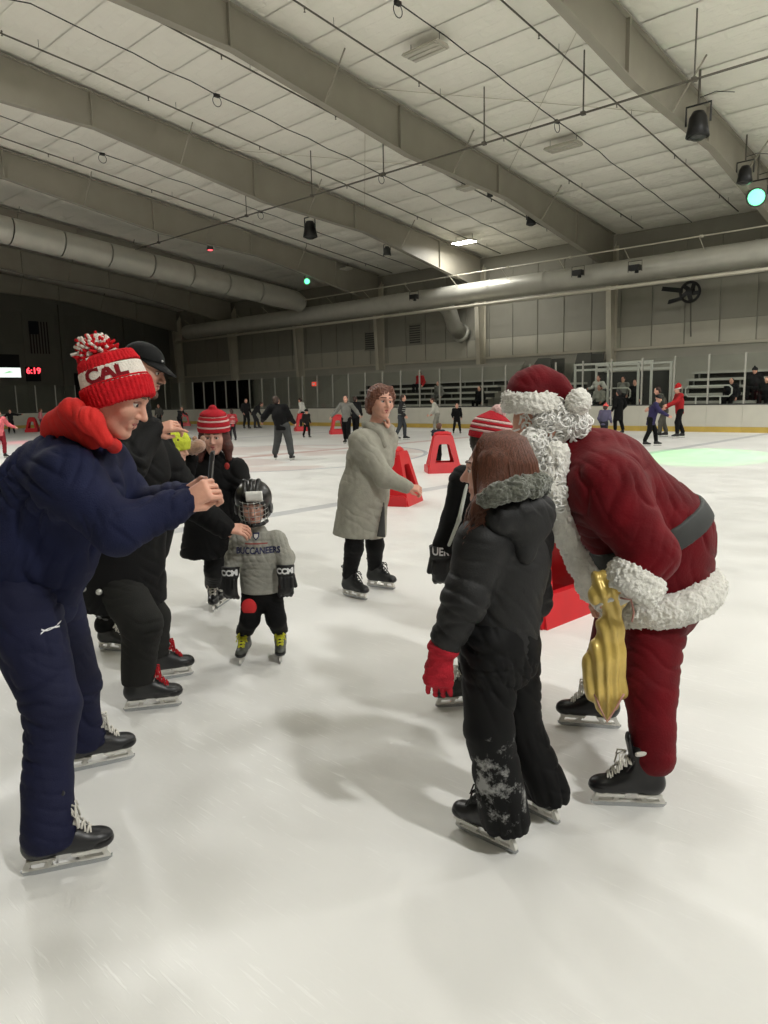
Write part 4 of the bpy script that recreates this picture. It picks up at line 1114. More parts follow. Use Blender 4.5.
    mb = MB(); mb.box((-.0062, -.033, -.071), (-.0051, .033, .071)); mb.build('screen', mat('phone screen', (60, 64, 70), .1, emit=(.6, .65, .7), estr=.15), t)
    mb = MB(); mb.box((.0051, -.03, .045), (.007, -.005, .068)); mb.build('camera_bump', M_black, t)
blue_man()

# ---- man in black with the cap
def cap_man():
    e = person('bearded man in black coat and black cap, reaching toward the child', G(150, 705))
    blk = cloth('black coat', (9, 9, 10), .75, .2, 6, .25, 200, .12); pnt = cloth('charcoal trousers', (33, 33, 31), .85, .15, 8, .3, 200)
    bt = mat('black grey skate', (30, 31, 32), .4, .25, 12); rl = cloth('red laces', (176, 28, 36), .8, .1, 20)
    tg = mat('grey tongue', (150, 150, 146), .6)
    anR, dR = skate(e, G(181, 706) - G(126, 712), G(153, 709), .95, boot=bt, lace=rl, tongue=tg, label='black skate with red laces')
    anL, dL = skate(e, G(188, 675) - G(146, 682), G(168, 679), .95, boot=bt, lace=rl, tongue=tg)
    J = dict(pelvis=P(122, 572, 3.75), neck=P(134, 408, 3.82), fwd=nrm(A(.9, .1, -.25)), head=P(144, 369, 3.82), hf=nrm(A(.93, -.12, -.36)), hup=nrm(A(.36, 0, .93)),
             shR=P(118, 436, 3.6), elR=P(128, 462, 3.45), wrR=P(153, 431, 3.62), shL=P(148, 438, 4.0), elL=P(188, 500, 4.05), wrL=P(224, 528, 4.05),
             hipR=P(118, 584, 3.66), knR=P(142, 624, 3.5), anR=anR, ftR=dR, hipL=P(128, 584, 3.9), knL=P(152, 618, 4.0), anL=anL, ftL=dL)
    hd = dict(R=dict(d=A(1, .1, .25), n=A(-.2, -.6, .7), curl=.75, side=1, thumb=.9, point=.25), L=dict(d=A(1, .05, -.1), n=A(.1, -.5, .8), curl=.5, side=-1, thumb=.5))
    make_body(e, J, 1.02, M_skin, hd, fine=.0045)
    face_bits(e, J['head'], J['hf'], J['hup'], 1.02, M_hairgr, M_lip)
    f, l, u = frame_of(J['hf'], J['hup']); c = J['head']
    S = Solid()   # beard and cropped hair
    for m in (-1, 1): S.chain([c - .005*f + .07*m*l - .03*u, c + .03*f + .056*m*l - .085*u, c + .078*f + .02*m*l - .108*u], [.016, .022, .022], k=.02)
    S.ell(c + .082*f - .105*u, .022, k=.02); S.cap(c + .1*f - .022*l - .043*u, c + .1*f + .022*l - .043*u, .006, k=.004)
    clothes('beard', S, .005, mat('short beard', (112, 88, 76), .85, .25, 70, .6, 140), e, fur(.002, 160))
    cp = cloth('black cap twill', (16, 17, 18), .75, .1, 20, .2, 250)
    S = Solid(); S.ell(c - .016*f + .05*u, A(.107, .088, .082), [f, l, u], k=0); S.cut(c + .05*u, -u + .05*f); cap_ = clothes('cap', S, .005, cp, e)
    mb = MB(); n = 12; vs = []; fs = []
    for k in range(n + 1):
        a = math.pi * (k / n - .5) * .98
        p0 = c - .015*f + .052*u + .098*math.cos(a)*f + .083*math.sin(a)*l
        p1 = c + .045*f + .052*u - .02*u + (.125*math.cos(a))*f + .078*math.sin(a)*l - .018*u*math.cos(a)
        vs += [p0, p1, p0 + .005*u, p1 + .005*u]
    for k in range(n):
        a = 4*k; fs += [(a, a+4, a+5, a+1), (a+2, a+3, a+7, a+6), (a+1, a+5, a+7, a+3), (a, a+2, a+6, a+4)]
    mb.add(vs, fs); mb.build('peak', cp, e, True)
    S = Solid(); S.ell(c + .088*f + .07*u - .02*l, .006, k=0); clothes('cap_badge', S, .002, mat('silver badge', (200, 200, 200), .3), e)
    S = Solid(); pv = J['pelvis']
    for a in 'RL':
        S.cap(J['hip'+a], J['kn'+a], .125, .098, k=.05); b = J['an'+a] + A(0, 0, -.015); S.cap(J['kn'+a], b, .098, .082, k=.03)
    S.cut((0, 0, .15), (0, 0, -1))
    clothes('trousers', S, .0085, pnt, e, folds(.009, 34, ((.1, 0, 1),), 21))
    S = Solid(); ch = P(128, 470, 3.8)
    S.cap(pv + A(0, 0, -.14), lerp(pv, ch, .5), .215, .2, k=.05, flat=(0, 1, 0), q=.95); S.cap(lerp(pv, ch, .5), ch, .2, .2, k=.05); S.cap(ch, J['neck'], .19, .085, k=.08)
    for a in 'RL':
        S.cap(lerp(ch, J['sh'+a], .4), J['sh'+a], .13, .11, k=.06); S.cap(J['sh'+a], J['el'+a], .108, .092, k=.04); S.cap(J['el'+a], J['wr'+a], .092, .062, k=.04)
    S.cap(J['neck'] - A(.03, 0, .02), J['neck'] + A(-.01, 0, .03), .085, .075, k=.02)
    S.cut(pv - A(0, 0, .17), A(.05, 0, -1))
    clothes('coat', S, .0085, blk, e, folds(.011, 26, ((.5, 0, .8), (.8, 0, -.5)), 24))
    sil = mat('silver snap', (210, 210, 205), .3, metal=.6)
    for (x, y) in ((83, 589), (99, 592)):
        S = Solid(); S.ell(P(x, y, 3.52), .016, k=0); clothes('snap_button', S, .005, sil, e)
    finish(e)
cap_man()

# ---- woman in red striped hat and black coat
def hat_girl():
    e = person('girl in black coat and red knit hat with white stripes, behind the helmeted child', G(216, 613))
    blk = cloth('black wool coat', (8, 8, 9), .8, .2, 6, .25, 200, .15); leg = cloth('black leggings', (7, 7, 8), .7)
    an1, d1 = skate(e, A(.2, -1, 0), G(214, 608), .88)
    an2, d2 = skate(e, A(-.2, -1, 0), G(224, 604), .88)
    J = dict(pelvis=P(210, 530, 5.25), neck=P(214, 458, 5.25), fwd=nrm(A(.15, -1, 0)), head=P(214, 437, 5.2), hf=nrm(A(.08, -1, -.12)), hup=nrm(A(.03, -.1, 1)),
             shL=P(236, 470, 5.25), elL=P(246, 500, 5.12), wrL=P(240, 522, 4.98), shR=P(190, 470, 5.25), elR=P(180, 492, 5.08), wrR=P(190, 458, 4.92),
             hipL=P(216, 532, 5.25), knL=P(215, 570, 5.22), anL=an1, ftL=d1, hipR=P(216, 532, 5.35), knR=P(220, 568, 5.4), anR=an2, ftR=d2, hs=1.12)
    make_body(e, J, .86, M_skin2, dict(R=dict(d=A(.3, -.2, 1), n=A(-.6, -.6, 0), curl=.9, side=1, thumb=.8), L=dict(d=A(-.2, -.3, -1), n=A(.8, -.4, 0), curl=.6)), fine=.005)
    face_bits(e, J['head'], J['hf'], J['hup'], .86*1.12, M_hairdk, M_lipf)
    c = J['head']; f, l, u = frame_of(J['hf'], J['hup']); s = .96
    S = Solid()
    for m in (-1, 1): S.chain([c + .075*m*l + .02*u - .01*f, c + .088*m*l - .07*u, c + .1*m*l - .16*u + .02*f], [.03, .035, .02], k=.03)
    S.ell(c - .03*f + .01*u, A(.1, .088, .11), [f, l, u], k=.03)
    clothes('hair', S, .007, mat('hair auburn', (78, 38, 30), .5, .3, 40, .5, 120), e, fur(.004, 90))
    kr_ = cloth('crimson knit', (178, 34, 46), .9, .12, 60, .6, 150, .3); kw = cloth('pale pink knit', (222, 186, 182), .9, .08, 60, .5, 150, .3)
    def beanie(nm, z0, z1, r0, r1, m):
        S = Solid(); S.cap(c - .012*f + z0*u, c - .012*f + z1*u, r0, r1, k=0, ends=True); return clothes(nm, S, .005, m, e)
    beanie('hat', .04, .068, .112, .115, kr_); beanie('hat_stripe', .068, .08, .1155, .115, kw); beanie('hat_band', .08, .112, .114, .109, kr_); beanie('hat_stripe', .112, .124, .11, .106, kw); beanie('hat_band', .124, .142, .106, .096, kr_); beanie('hat_stripe', .142, .15, .096, .09, kw)
    S = Solid(); S.ell(c - .012*f + .15*u, A(.092, .092, .045), [f, l, u], k=0); S.ell(c - .012*f + .195*u, .028, k=.01); S.cut(c + .148*u, -u); clothes('hat_crown', S, .005, kr_, e, fur(.003, 120))
    S = Solid()
    for a in 'LR': S.chain([J['hip'+a], J['kn'+a], J['an'+a]], [.1, .075, .062], k=.03)
    clothes('leggings', S, .009, leg, e, folds(.004, 50))
    S = Solid(); ch = P(213, 486, 5.25)
    S.cap(P(208, 553, 5.25), lerp(J['pelvis'], ch, .4), .2, .175, k=.05, flat=(0, 1, 0), q=1.15); S.cap(lerp(J['pelvis'], ch, .4), ch, .175, .175, k=.05, flat=(0, 1, 0), q=1.2); S.cap(ch, J['neck'], .16, .075, k=.07, flat=(0, 1, 0), q=1.1)
    for a in 'LR': S.cap(lerp(ch, J['sh'+a], .5), J['sh'+a], .1, .085, k=.06); S.chain([J['sh'+a], J['el'+a], J['wr'+a]], [.085, .075, .058], k=.03)
    S.cut(P(208, 556, 5.25), -Z3)
    coat = clothes('coat', S, .009, blk, e, folds(.009, 30, ((0.3, 0, 1), (.8, 0, .5)), 33))
    S = Solid(); S.ell(P(227, 466, 5.05), A(.018, .01, .024), k=0); clothes('badge', S, .004, mat('small red badge', (160, 40, 34), .7), e)
    finish(e)
    # plush held up beside her face
    t = empty('plush_toy', P(192, 448, 4.84)); tag(t, 'small beige plush toy held beside the striped hat', 'plush toy')
    m = mat('beige plush', (176, 140, 122), .95, .15, 30, .8, 120, sheen=.4); b = A(0, 0, 0)
    S = Solid(); S.ell((0, 0, 0), (.06, .05, .045), k=0); S.ell((.05, -.01, .015), .042, k=.02); obj('body', S.mesh('body', .006, fur(.004, 120)), m, t)
    for x in (.022, .075):
        S = Solid(); S.ell((x, 0, .058), (.018, .012, .022), k=0); obj('ear', S.mesh('ear', .005), m, t)
    S = Solid(); S.ell((-.03, 0, .055), (.026, .026, .02), k=0); obj('tuft', S.mesh('tuft', .005, fur(.004)), mat('dark plush', (40, 34, 30), .95), t)
hat_girl()

# ---- the mostly hidden child with the yellow-green knit hat
def hidden_child():
    e = person('mostly hidden child in yellow-green knit hat behind the man in the black cap', G(140, 640))
    blk = cloth('dark jacket', (10, 10, 11), .8, .2, 6, .25, 200)
    an1, d1 = skate(e, A(.9, -.3, 0), G(116, 651), .85, tilt=0.0)
    an2, d2 = skate(e, A(.8, -.5, 0), G(152, 631), .85)
    Yc = 4.6
    J = dict(pelvis=P(145, 540, Yc), neck=P(168, 462, Yc), fwd=nrm(A(.9, -.3, 0)), head=P(173, 449, Yc), hf=nrm(A(.95, -.25, -.1)), hup=Z3,
             shR=P(160, 475, Yc-.12), elR=P(155, 505, Yc-.1), wrR=P(150, 530, Yc-.1), shL=P(172, 475, Yc+.12), elL=P(166, 505, Yc+.1), wrL=P(156, 530, Yc+.05),
             hipR=P(138, 545, Yc-.08), knR=P(128, 600, 4.6), anR=an1, ftR=d1, hipL=P(150, 545, Yc+.08), knL=P(152, 590, 4.85), anL=an2, ftL=d2, hs=1.1)
    make_body(e, J, .78, M_skin2, dict(R=dict(d=A(.5, 0, -1), n=A(0, -1, 0)), L=dict(d=A(.5, 0, -1), n=A(0, 1, 0))), fine=.007)
    c = J['head']; yl = cloth('yellow-green knit', (198, 206, 66), .9, .12, 30, .7, 90, .3)
    S = Solid(); S.ell(c + A(-.005, 0, .05), A(.11, .1, .085), k=0); S.cap(c + A(0, 0, .0), c + A(0, 0, .05), .1, .106, k=.02, ends=True); S.ell(c + A(0, 0, .125), .035, k=.02)
    S.cap(c + A(.03, -.09, -.02), c + A(.03, -.085, -.1), .03, .02, k=.02); S.cap(c + A(-.09, -.03, -.0), c + A(-.1, -.03, -.08), .025, .018, k=.02)
    hat = clothes('hat', S, .006, yl, e, fur(.005, 70))
    br = mat('brown hat mark', (96, 80, 30), .9)
    for (x, z) in ((.0, .06), (.055, .055), (.02, .015), (-.05, .04)):
        S = Solid(); S.ell(c + A(x, -.098 + abs(x)*.35, z), A(.011, .01, .015), k=0); clothes('hat_mark', S, .004, br, e)
    S = Solid()
    for a in 'LR': S.chain([J['hip'+a], J['kn'+a], J['an'+a]], [.1, .08, .075], k=.03)
    S.cut((0, 0, .13), -Z3); clothes('trousers', S, .01, blk, e, folds(.006, 40))
    S = Solid(); S.chain([J['pelvis'] - A(0, 0, .04), lerp(J['pelvis'], J['neck'], .6), J['neck'] - A(0, 0, .01)], [.15, .145, .06], k=.05)
    for a in 'LR': S.chain([lerp(J['neck'], J['sh'+a], .6) - A(0, 0, .03), J['sh'+a], J['el'+a], J['wr'+a]], [.075, .07, .062, .05], k=.03)
    clothes('jacket', S, .01, blk, e, folds(.007, 34)); finish(e)
hidden_child()

# ---- small child in helmet
def glove_shape(S, w, d, n, s, side):
    """padded hockey glove: cuff roll, back pads and five fat fingers"""
    d = nrm(d); n = nrm(n - d*np.dot(n, d)); t = np.cross(d, n)*side; p = lambda a, b, c: w + s*(a*d + b*t + c*n)
    S.cap(p(-.06, 0, 0), p(.0, 0, 0), .062*s, .05*s, k=.02*s, ends=True)
    S.cap(p(.0, 0, 0), p(.09, 0, 0), .05*s, .052*s, k=.03*s, flat=n, q=1.5)
    for i, b in enumerate((-.036, -.012, .012, .036)):
        S.cap(p(.085, b, .0), p(.13, b*1.08, -.012), .0165*s, .0155*s, k=.006*s); S.cap(p(.13, b*1.08, -.012), p(.15, b*1.05, -.045), .0155*s, .014*s, k=.006*s)
        S.cap(p(.03, b, .026), p(.085, b, .024), .012*s, .012*s, k=.004*s)
    S.cap(p(.02, .045, -.005), p(.085, .066, -.02), .02*s, .016*s, k=.012*s)
def helmet_child():
    e = person('small child in black hockey helmet with cage and grey sweatshirt', G(262, 662))
    gry = cloth('heather grey sweatshirt', (150, 149, 140), .9, .12, 30, .35, 200, .2); blk = cloth('black sweatpants', (9, 9, 10), .85, .2, 8)
    yb = mat('child skate grey', (70, 72, 66), .5, .2, 14); yl = cloth('yellow laces', (216, 214, 64), .8, .1, 20)
    anR, dR = skate(e, A(-.02, -1, 0), G(244, 660), .74, boot=yb, lace=yl, tongue=yl, collar=M_grey, label='small skate with yellow laces')
    anL, dL = skate(e, A(.12, -1, 0), G(281, 658), .74, boot=yb, lace=yl, tongue=yl, collar=M_grey, label='small skate with yellow laces')
    Y = 4.25
    J = dict(pelvis=P(262, 590, Y), neck=P(256, 531, Y), fwd=A(0, -1, 0), head=P(253.5, 505, Y - .02), hf=nrm(A(.06, -1, -.2)), hup=nrm(A(0, -.2, 1)),
             shR=P(241, 541, Y), elR=P(234, 560, Y-.03), wrR=P(231, 574, Y-.08), shL=P(276, 541, Y), elL=P(285, 558, Y-.03), wrL=P(286, 572, Y-.08),
             hipR=P(253, 594, Y), knR=P(250, 619, Y-.06), anR=anR, ftR=dR, hipL=P(271, 594, Y), knL=P(276, 619, Y-.05), anL=anL, ftL=dL, hs=1.42)
    make_body(e, J, .6, M_skin2, {}, fine=.0042, child=True)
    face_bits(e, J['head'], J['hf'], J['hup'], .6*1.42, M_hairdk, M_lipf)
    c = J['head']; f, l, u = frame_of(J['hf'], J['hup']); hb = mat('helmet black shell', (20, 20, 22), .3)
    S = Solid(); S.ell(c - .01*f + .045*u, A(.118, .1, .098), [f, l, u], k=0); S.cap(c - .03*f - .04*u, c - .03*f + .03*u, .098, .1, k=.03); S.ell(c + .085*f - .03*u, A(.1, .078, .078), [f, l, u], k=.015, op='s')
    S.cut(c - .075*u, -u); hm = clothes('helmet', S, .005, hb, e)
    for m in (-1, 0, 1):
        S = Solid(); S.chain([c + .1*f + .03*m*l + .095*u, c + .0*f + .04*m*l + .145*u, c - .09*f + .03*m*l + .1*u], [.013]*3, k=.01); o = clothes('helmet_ridge', S, .005, hb, hm)
    for m in (-1, 1):
        S = Solid(); S.ell(c + .0*f + .1*m*l - .02*u, A(.03, .012, .035), [f, l, u], k=0); clothes('ear_guard', S, .005, M_grey, hm)
    # name label on the front
    S = Solid(); q = c + .098*f + .085*u + .02*l; S.cap(q - .046*l, q + .046*l, .03, k=0, flat=f, q=1.6, ends=True); clothes('name_sticker', S, .003, mat('white sticker', (225, 224, 218), .5), hm, label='white sticker with faint writing')
    # cage
    mb = MB(); gm = mat('cage steel', (168, 168, 164), .35, metal=.6)
    def cg(a, b): return c + .0*u + (.118*math.cos(a))*f + (.088*math.sin(a))*l + b*u
    for b in (.05, .022, -.006, -.034, -.062, -.09):
        k_ = 1 - max(0, -b - .04)*3.0
        mb.tube([c + .118*k_*math.cos(a)*f + .088*k_*math.sin(a)*l + b*u for a in np.linspace(-1.5, 1.5, 13)], .0022, 5)
    for a in np.linspace(-1.35, 1.35, 8):
        mb.tube([c + .118*k*math.cos(a)*f + .088*k*math.sin(a)*l + b*u for b, k in ((.055, 1), (.0, 1.0), (-.034, 1), (-.062, .934), (-.09, .85))], .0022, 5)
    mb.build('cage', gm, e, True)
    S = Solid(); S.chain([c + .095*math.cos(a)*f + .076*math.sin(a)*l - .092*u for a in np.linspace(-1.3, 1.3, 7)], [.011]*7, k=.006); clothes('chin_cup', S, .005, M_black, e)
    # sweatshirt
    S = Solid(); pv, nk = J['pelvis'], J['neck']
    S.cap(pv + A(0, 0, -.03), lerp(pv, nk, .6),   .122, .122, k=.03, flat=(0, 1, 0), q=1.2); S.cap(lerp(pv, nk, .6), nk + A(0, 0, -.02), .12, .07, k=.04, flat=(0, 1, 0), q=1.15)
    for a in 'LR': S.cap(lerp(nk, J['sh'+a], .5) - A(0, 0, .05), J['sh'+a], .065, .06, k=.03); S.chain([J['sh'+a], J['el'+a], J['wr'+a] + A(0, 0, .03)], [.06, .055, .042], k=.025)
    S.cut(pv - A(0, 0, .005), -Z3)
    sw = clothes('sweatshirt', S, .0055, gry, e, folds(.0055, 46, ((.2, 0, 1), (1, 0, .4)), 41))
    pr = mat('navy print', (44, 46, 80), .8); rp = mat('faded red print', (150, 74, 70), .8); ww = mat('pale print', (206, 204, 196), .8)
    R_, O_ = A(1, 0, 0), A(.0, -1, 0)
    decal('BUCCANEERS', .05, pr, e, sw, P(256, 553, Y-.15), R_, Z3, O_, 'lettering', bold=.0018, sx=.82)
    mb = MB(); mb.add([(-.065, -.0035, 0), (.065, -.0035, 0), (.065, .0035, 0), (-.065, .0035, 0)], [(0, 1, 2, 3)])
    decal(None, .05, rp, e, sw, P(254, 546, Y-.15), R_, Z3, O_, 'print_bar', mesh=mb.mesh('bar'))
    mb = MB(); sh = [(-.018, .02), (.018, .02), (.018, -.004), (0, -.024), (-.018, -.004)]
    mb.add([(x, y, 0) for x, y in sh], [tuple(range(5))[::-1]]); decal(None, .05, pr, e, sw, P(253.5, 539, Y-.15), R_, Z3, O_, 'crest', mesh=mb.mesh('crest'))
    mb = MB(); mb.add([(x*.62, y*.62, 0) for x, y in sh], [tuple(range(5))[::-1]]); decal(None, .05, ww, e, sw, P(253.5, 539, Y-.15), R_, Z3, O_, 'crest_inner', mesh=mb.mesh('crest2'), lift=.0045)
    S = Solid()
    S.cap(pv, pv - A(0, 0, .04), .105, .1, k=.03, flat=(0, 1, 0), q=1.15)
    for a in 'LR': S.chain([J['hip'+a], J['kn'+a], J['an'+a] + A(0, 0, .01)], [.07, .058, .05], k=.02)
    S.cut((0, 0, .15), -Z3)
    pn = clothes('trousers', S, .0055, blk, e, folds(.004, 60, ((0, 0, 1),), 44))
    S = Solid(); S.ell(P(249, 607, Y-.09), A(.045, .02, .05), k=0); clothes('knee_patch', S, .0045, cloth('red felt', (206, 54, 56), .9), e, None, 'round red knee patch')
    gb = mat('black glove', (12, 12, 13), .55, .2, 20)
    for a, sd in (('R', 1), ('L', -1)):
        S = Solid(); dd = A(-.05 if a == 'R' else .0, -.15, -1); glove_shape(S, J['wr'+a] + A(0, -.02, -.005), dd, A(-.25 if a == 'R' else .25, -1, 0), .86, sd); g = clothes('hockey_glove', S, .0045, gb, e)
        decal('CCM', .046, mat('print white', (225, 225, 225), .6), g, g, J['wr'+a] + A(0, -.07, .018), R_ , Z3, O_, 'lettering', bold=.0025, sx=.95)
    finish(e)
helmet_child()

# ---- woman in the long grey coat
def grey_woman():
    e = person('woman in long pale grey coat standing beside a red skating aid', G(362, 595))
    gry = cloth('pale grey wool coat', (158, 156, 144), .92, .1, 20, .35, 160, .3); leg = cloth('black tights', (8, 8, 9), .75); dk = mat('dark lining', (60, 60, 58), .8)
    bt = mat('black soft skate', (36, 37, 36), .5, .25, 14)
    anR, dR = skate(e, G(369, 601) - G(340, 594), G(355, 598), .9, boot=bt, lace=M_black, label='black soft ice skate, nearest')
    anL, dL = skate(e, G(397, 589) - G(366, 585), G(381, 588), .9, boot=bt, lace=M_black)
    Y = 5.72
    J = dict(pelvis=P(364, 492, Y), neck=P(375, 424, Y), fwd=nrm(A(.95, -.25, 0)), head=P(381, 402, Y - .03), hf=nrm(A(.48, -.88, -.06)), hup=nrm(A(.1, 0, 1)),
             shR=P(361, 442, Y-.15), elR=P(385, 478, Y-.2), wrR=P(407, 487, Y-.25), shL=P(386, 440, Y+.15), elL=P(384, 462, Y+.22), wrL=P(389, 430, Y+.02),
             hipR=P(358, 495, Y-.08), knR=P(354, 548, 5.6), anR=anR, ftR=dR, hipL=P(370, 495, Y+.08), knL=P(375, 545, 5.85), anL=anL, ftL=dL, hs=1.08)
    make_body(e, J, .95, M_skin, dict(R=dict(d=A(1, -.1, -.15), n=A(.1, -.5, .8), curl=.95, side=1, thumb=.8), L=dict(d=A(-.1, -.2, 1), n=A(.9, .1, 0), curl=1.0, side=-1)), fine=.005)
    face_bits(e, J['head'], J['hf'], J['hup'], .95*1.08, M_hairbr, M_lipf)
    c = J['head']; f, l, u = frame_of(J['hf'], J['hup'])
    S = Solid(); S.ell(c - .025*f + .042*u, A(.105, .096, .094), [f, l, u], k=0); S.ell(c - .075*f - .03*u, A(.07, .085, .08), [f, l, u], k=.04)
    for m in (-1, 1): S.chain([c + .045*f + .05*m*l + .1*u, c + .02*f + .08*m*l + .05*u, c - .01*f + .086*m*l - .02*u, c - .035*f + .08*m*l - .08*u], [.02, .02, .02, .016], k=.03)
    S.ell(c + .105*f - .03*u, A(.07, .062, .088), [f, l, u], k=.02, op='s')
    clothes('hair', S, .006, mat('hair auburn brown', (104, 62, 44), .5, .3, 30, .6, 110), e, fur(.012, 40))
    S = Solid(); pv, nk = J['pelvis'], J['neck']; hem = P(359, 531, Y)
    S.cap(hem - A(0, 0, .06), pv, .215, .19, k=.05, flat=A(.25, 1, 0), q=1.0); S.cap(pv, lerp(pv, nk, .55), .185, .165, k=.06, flat=A(.25, 1, 0), q=1.0); S.cap(lerp(pv, nk, .55), nk + A(0, 0, -.03), .165, .07, k=.07)
    for a in 'LR': S.cap(lerp(nk, J['sh'+a], .4) - A(0, 0, .07), J['sh'+a], .1, .092, k=.06); S.chain([J['sh'+a], J['el'+a], J['wr'+a]], [.092, .075, .052], k=.035)
    S.cut(hem + A(0, 0, -.03), A(-.08, 0, -1))
    clothes('coat', S, .0085, gry, e, folds(.0042, 24, ((.9, .2, .2), (.5, 0, .8)), 52))
    S = Solid(); S.chain([nk + A(-.08, -.04, .0), nk + A(-.05, -.1, -.01), nk + A(.03, -.11, -.06), nk + A(.07, -.12, -.16)], [.025, .028, .028, .02], k=.02, flat=A(0, 1, 0), q=1.4); clothes('collar', S, .006, gry, e)
    S = Solid(); S.cap(P(384, 500, 5.56), P(381, 537, 5.5), .005, .034, k=.01, ends=True, flat=A(0, 1, 0), q=2); clothes('coat_lining', S, .008, dk, e)
    S = Solid()
    for a in 'LR': S.chain([J['hip'+a], J['kn'+a], J['an'+a]], [.075, .075, .056], k=.02)
    clothes('tights', S, .008, leg, e, folds(.003, 50)); finish(e)
grey_woman()

# ---- child in black jacket with hockey gloves behind the girl
def bauer_child():
    e = person('child in red and white knit hat with black hockey gloves, behind the brown-haired girl', G(460, 705))
    blk = cloth('black hockey jacket', (6, 6, 7), .75, .2, 6, .25, 220)
    gs = mat('grey black skate', (40, 42, 42), .45, .3, 14)
    an1, d1 = skate(e, A(-1, -.12, 0), G(461, 706), .88, boot=gs, tongue=M_grey)
    an2, d2 = skate(e, A(-.9, -.3, 0), G(497, 690), .88, boot=gs)
    Y = 3.6
    J = dict(pelvis=P(485, 580, Y), neck=P(482, 462, Y), fwd=nrm(A(-.6, -.4, 0)), head=P(490, 436, Y), hf=nrm(A(.5, .8, -.05)), hup=Z3,
             shL=P(466, 482, Y-.05), elL=P(456, 520, Y-.05), wrL=P(444, 545, Y-.1), shR=P(505, 482, Y+.1), elR=P(512, 530, Y+.12), wrR=P(505, 560, Y+.1),
             hipL=P(478, 585, Y-.05), knL=P(474, 640, Y-.05), anL=an1, ftL=d1, hipR=P(492, 585, Y+.05), knR=P(492, 640, Y+.1), anR=an2, ftR=d2, hs=1.1)
    make_body(e, J, .82, M_skin2, {}, fine=.006)
    c = J['head']; kr_ = cloth('crimson knit', (178, 34, 46), .9); kw = cloth('pale pink knit', (222, 186, 182), .9); ax = nrm(A(.18, 0, 1)); b0 = c + A(.0, 0, -.015)
    rr = lambda z: .108 * math.sqrt(max(.02, 1 - (max(0, z - .035) / .105) ** 2))
    zs = [(0, .03, 0), (.03, .042, 1), (.042, .056, 0), (.056, .068, 1), (.068, .082, 0), (.082, .094, 1), (.094, .137, 0)]
    for i, (z0, z1, w_) in enumerate(zs):
        S = Solid(); S.cap(b0 + ax*z0, b0 + ax*z1, rr(z0), rr(z1), k=0, ends=True); clothes('hat_stripe' if w_ else 'hat_band', S, .0045, kw if w_ else kr_, e)
    S = Solid(); S.ell(c + A(.04, -.0, .115), .035, k=0); clothes('pompom', S, .005, kw, e, fur(.008, 80))
    S = Solid(); S.ell(c + A(0, 0, -.02), A(.098, .09, .1), k=0); clothes('hair', S, .006, M_hairdk, e, fur(.004))
    S = Solid(); pv, nk = J['pelvis'], J['neck']
    S.chain([pv - A(0, 0, .05), lerp(pv, nk, .6), nk], [.16, .155, .065], k=.06)
    for a in 'LR': S.chain([lerp(nk, J['sh'+a], .5) - A(0, 0, .04), J['sh'+a], J['el'+a], J['wr'+a]], [.085, .08, .07, .058], k=.03)
    S.cut(pv - A(0, 0, .08), -Z3); clothes('jacket', S, .008, blk, e, folds(.008, 34, ((.3, 0, 1),), 62))
    S = Solid(); S.chain([P(470, 470, Y-.12), P(459, 520, Y-.15), P(449, 545, Y-.17)], [.008, .01, .008], k=.01); clothes('sleeve_stripe', S, .004, mat('pale stripe', (200, 205, 196), .8), e)
    S = Solid()
    for a in 'LR': S.chain([J['hip'+a], J['kn'+a], J['an'+a]], [.11, .09, .07], k=.03)
    S.cut((0, 0, .17), -Z3); clothes('trousers', S, .01, blk, e, folds(.006, 40))
    gb = mat('black glove', (12, 12, 13), .55, .2, 20); pw = mat('print white', (225, 225, 225), .6)
    S = Solid(); w = P(441, 556, 3.5); glove_shape(S, w, A(.04, 0, -1), A(-.1, -1, 0), .92, 1); g = clothes('hockey_glove', S, .0055, gb, e)
    decal('UER', .056, pw, g, g, w + A(-.006, -.06, .03), A(1, 0, -.05), Z3, A(0, -1, 0), 'lettering', bold=.0015, sx=.8)
    S = Solid(); glove_shape(S, J['wrR'], A(.1, 0, -1), A(0, -1, 0), .92, -1); clothes('hockey_glove', S, .008, gb, e)
    finish(e)
bauer_child()

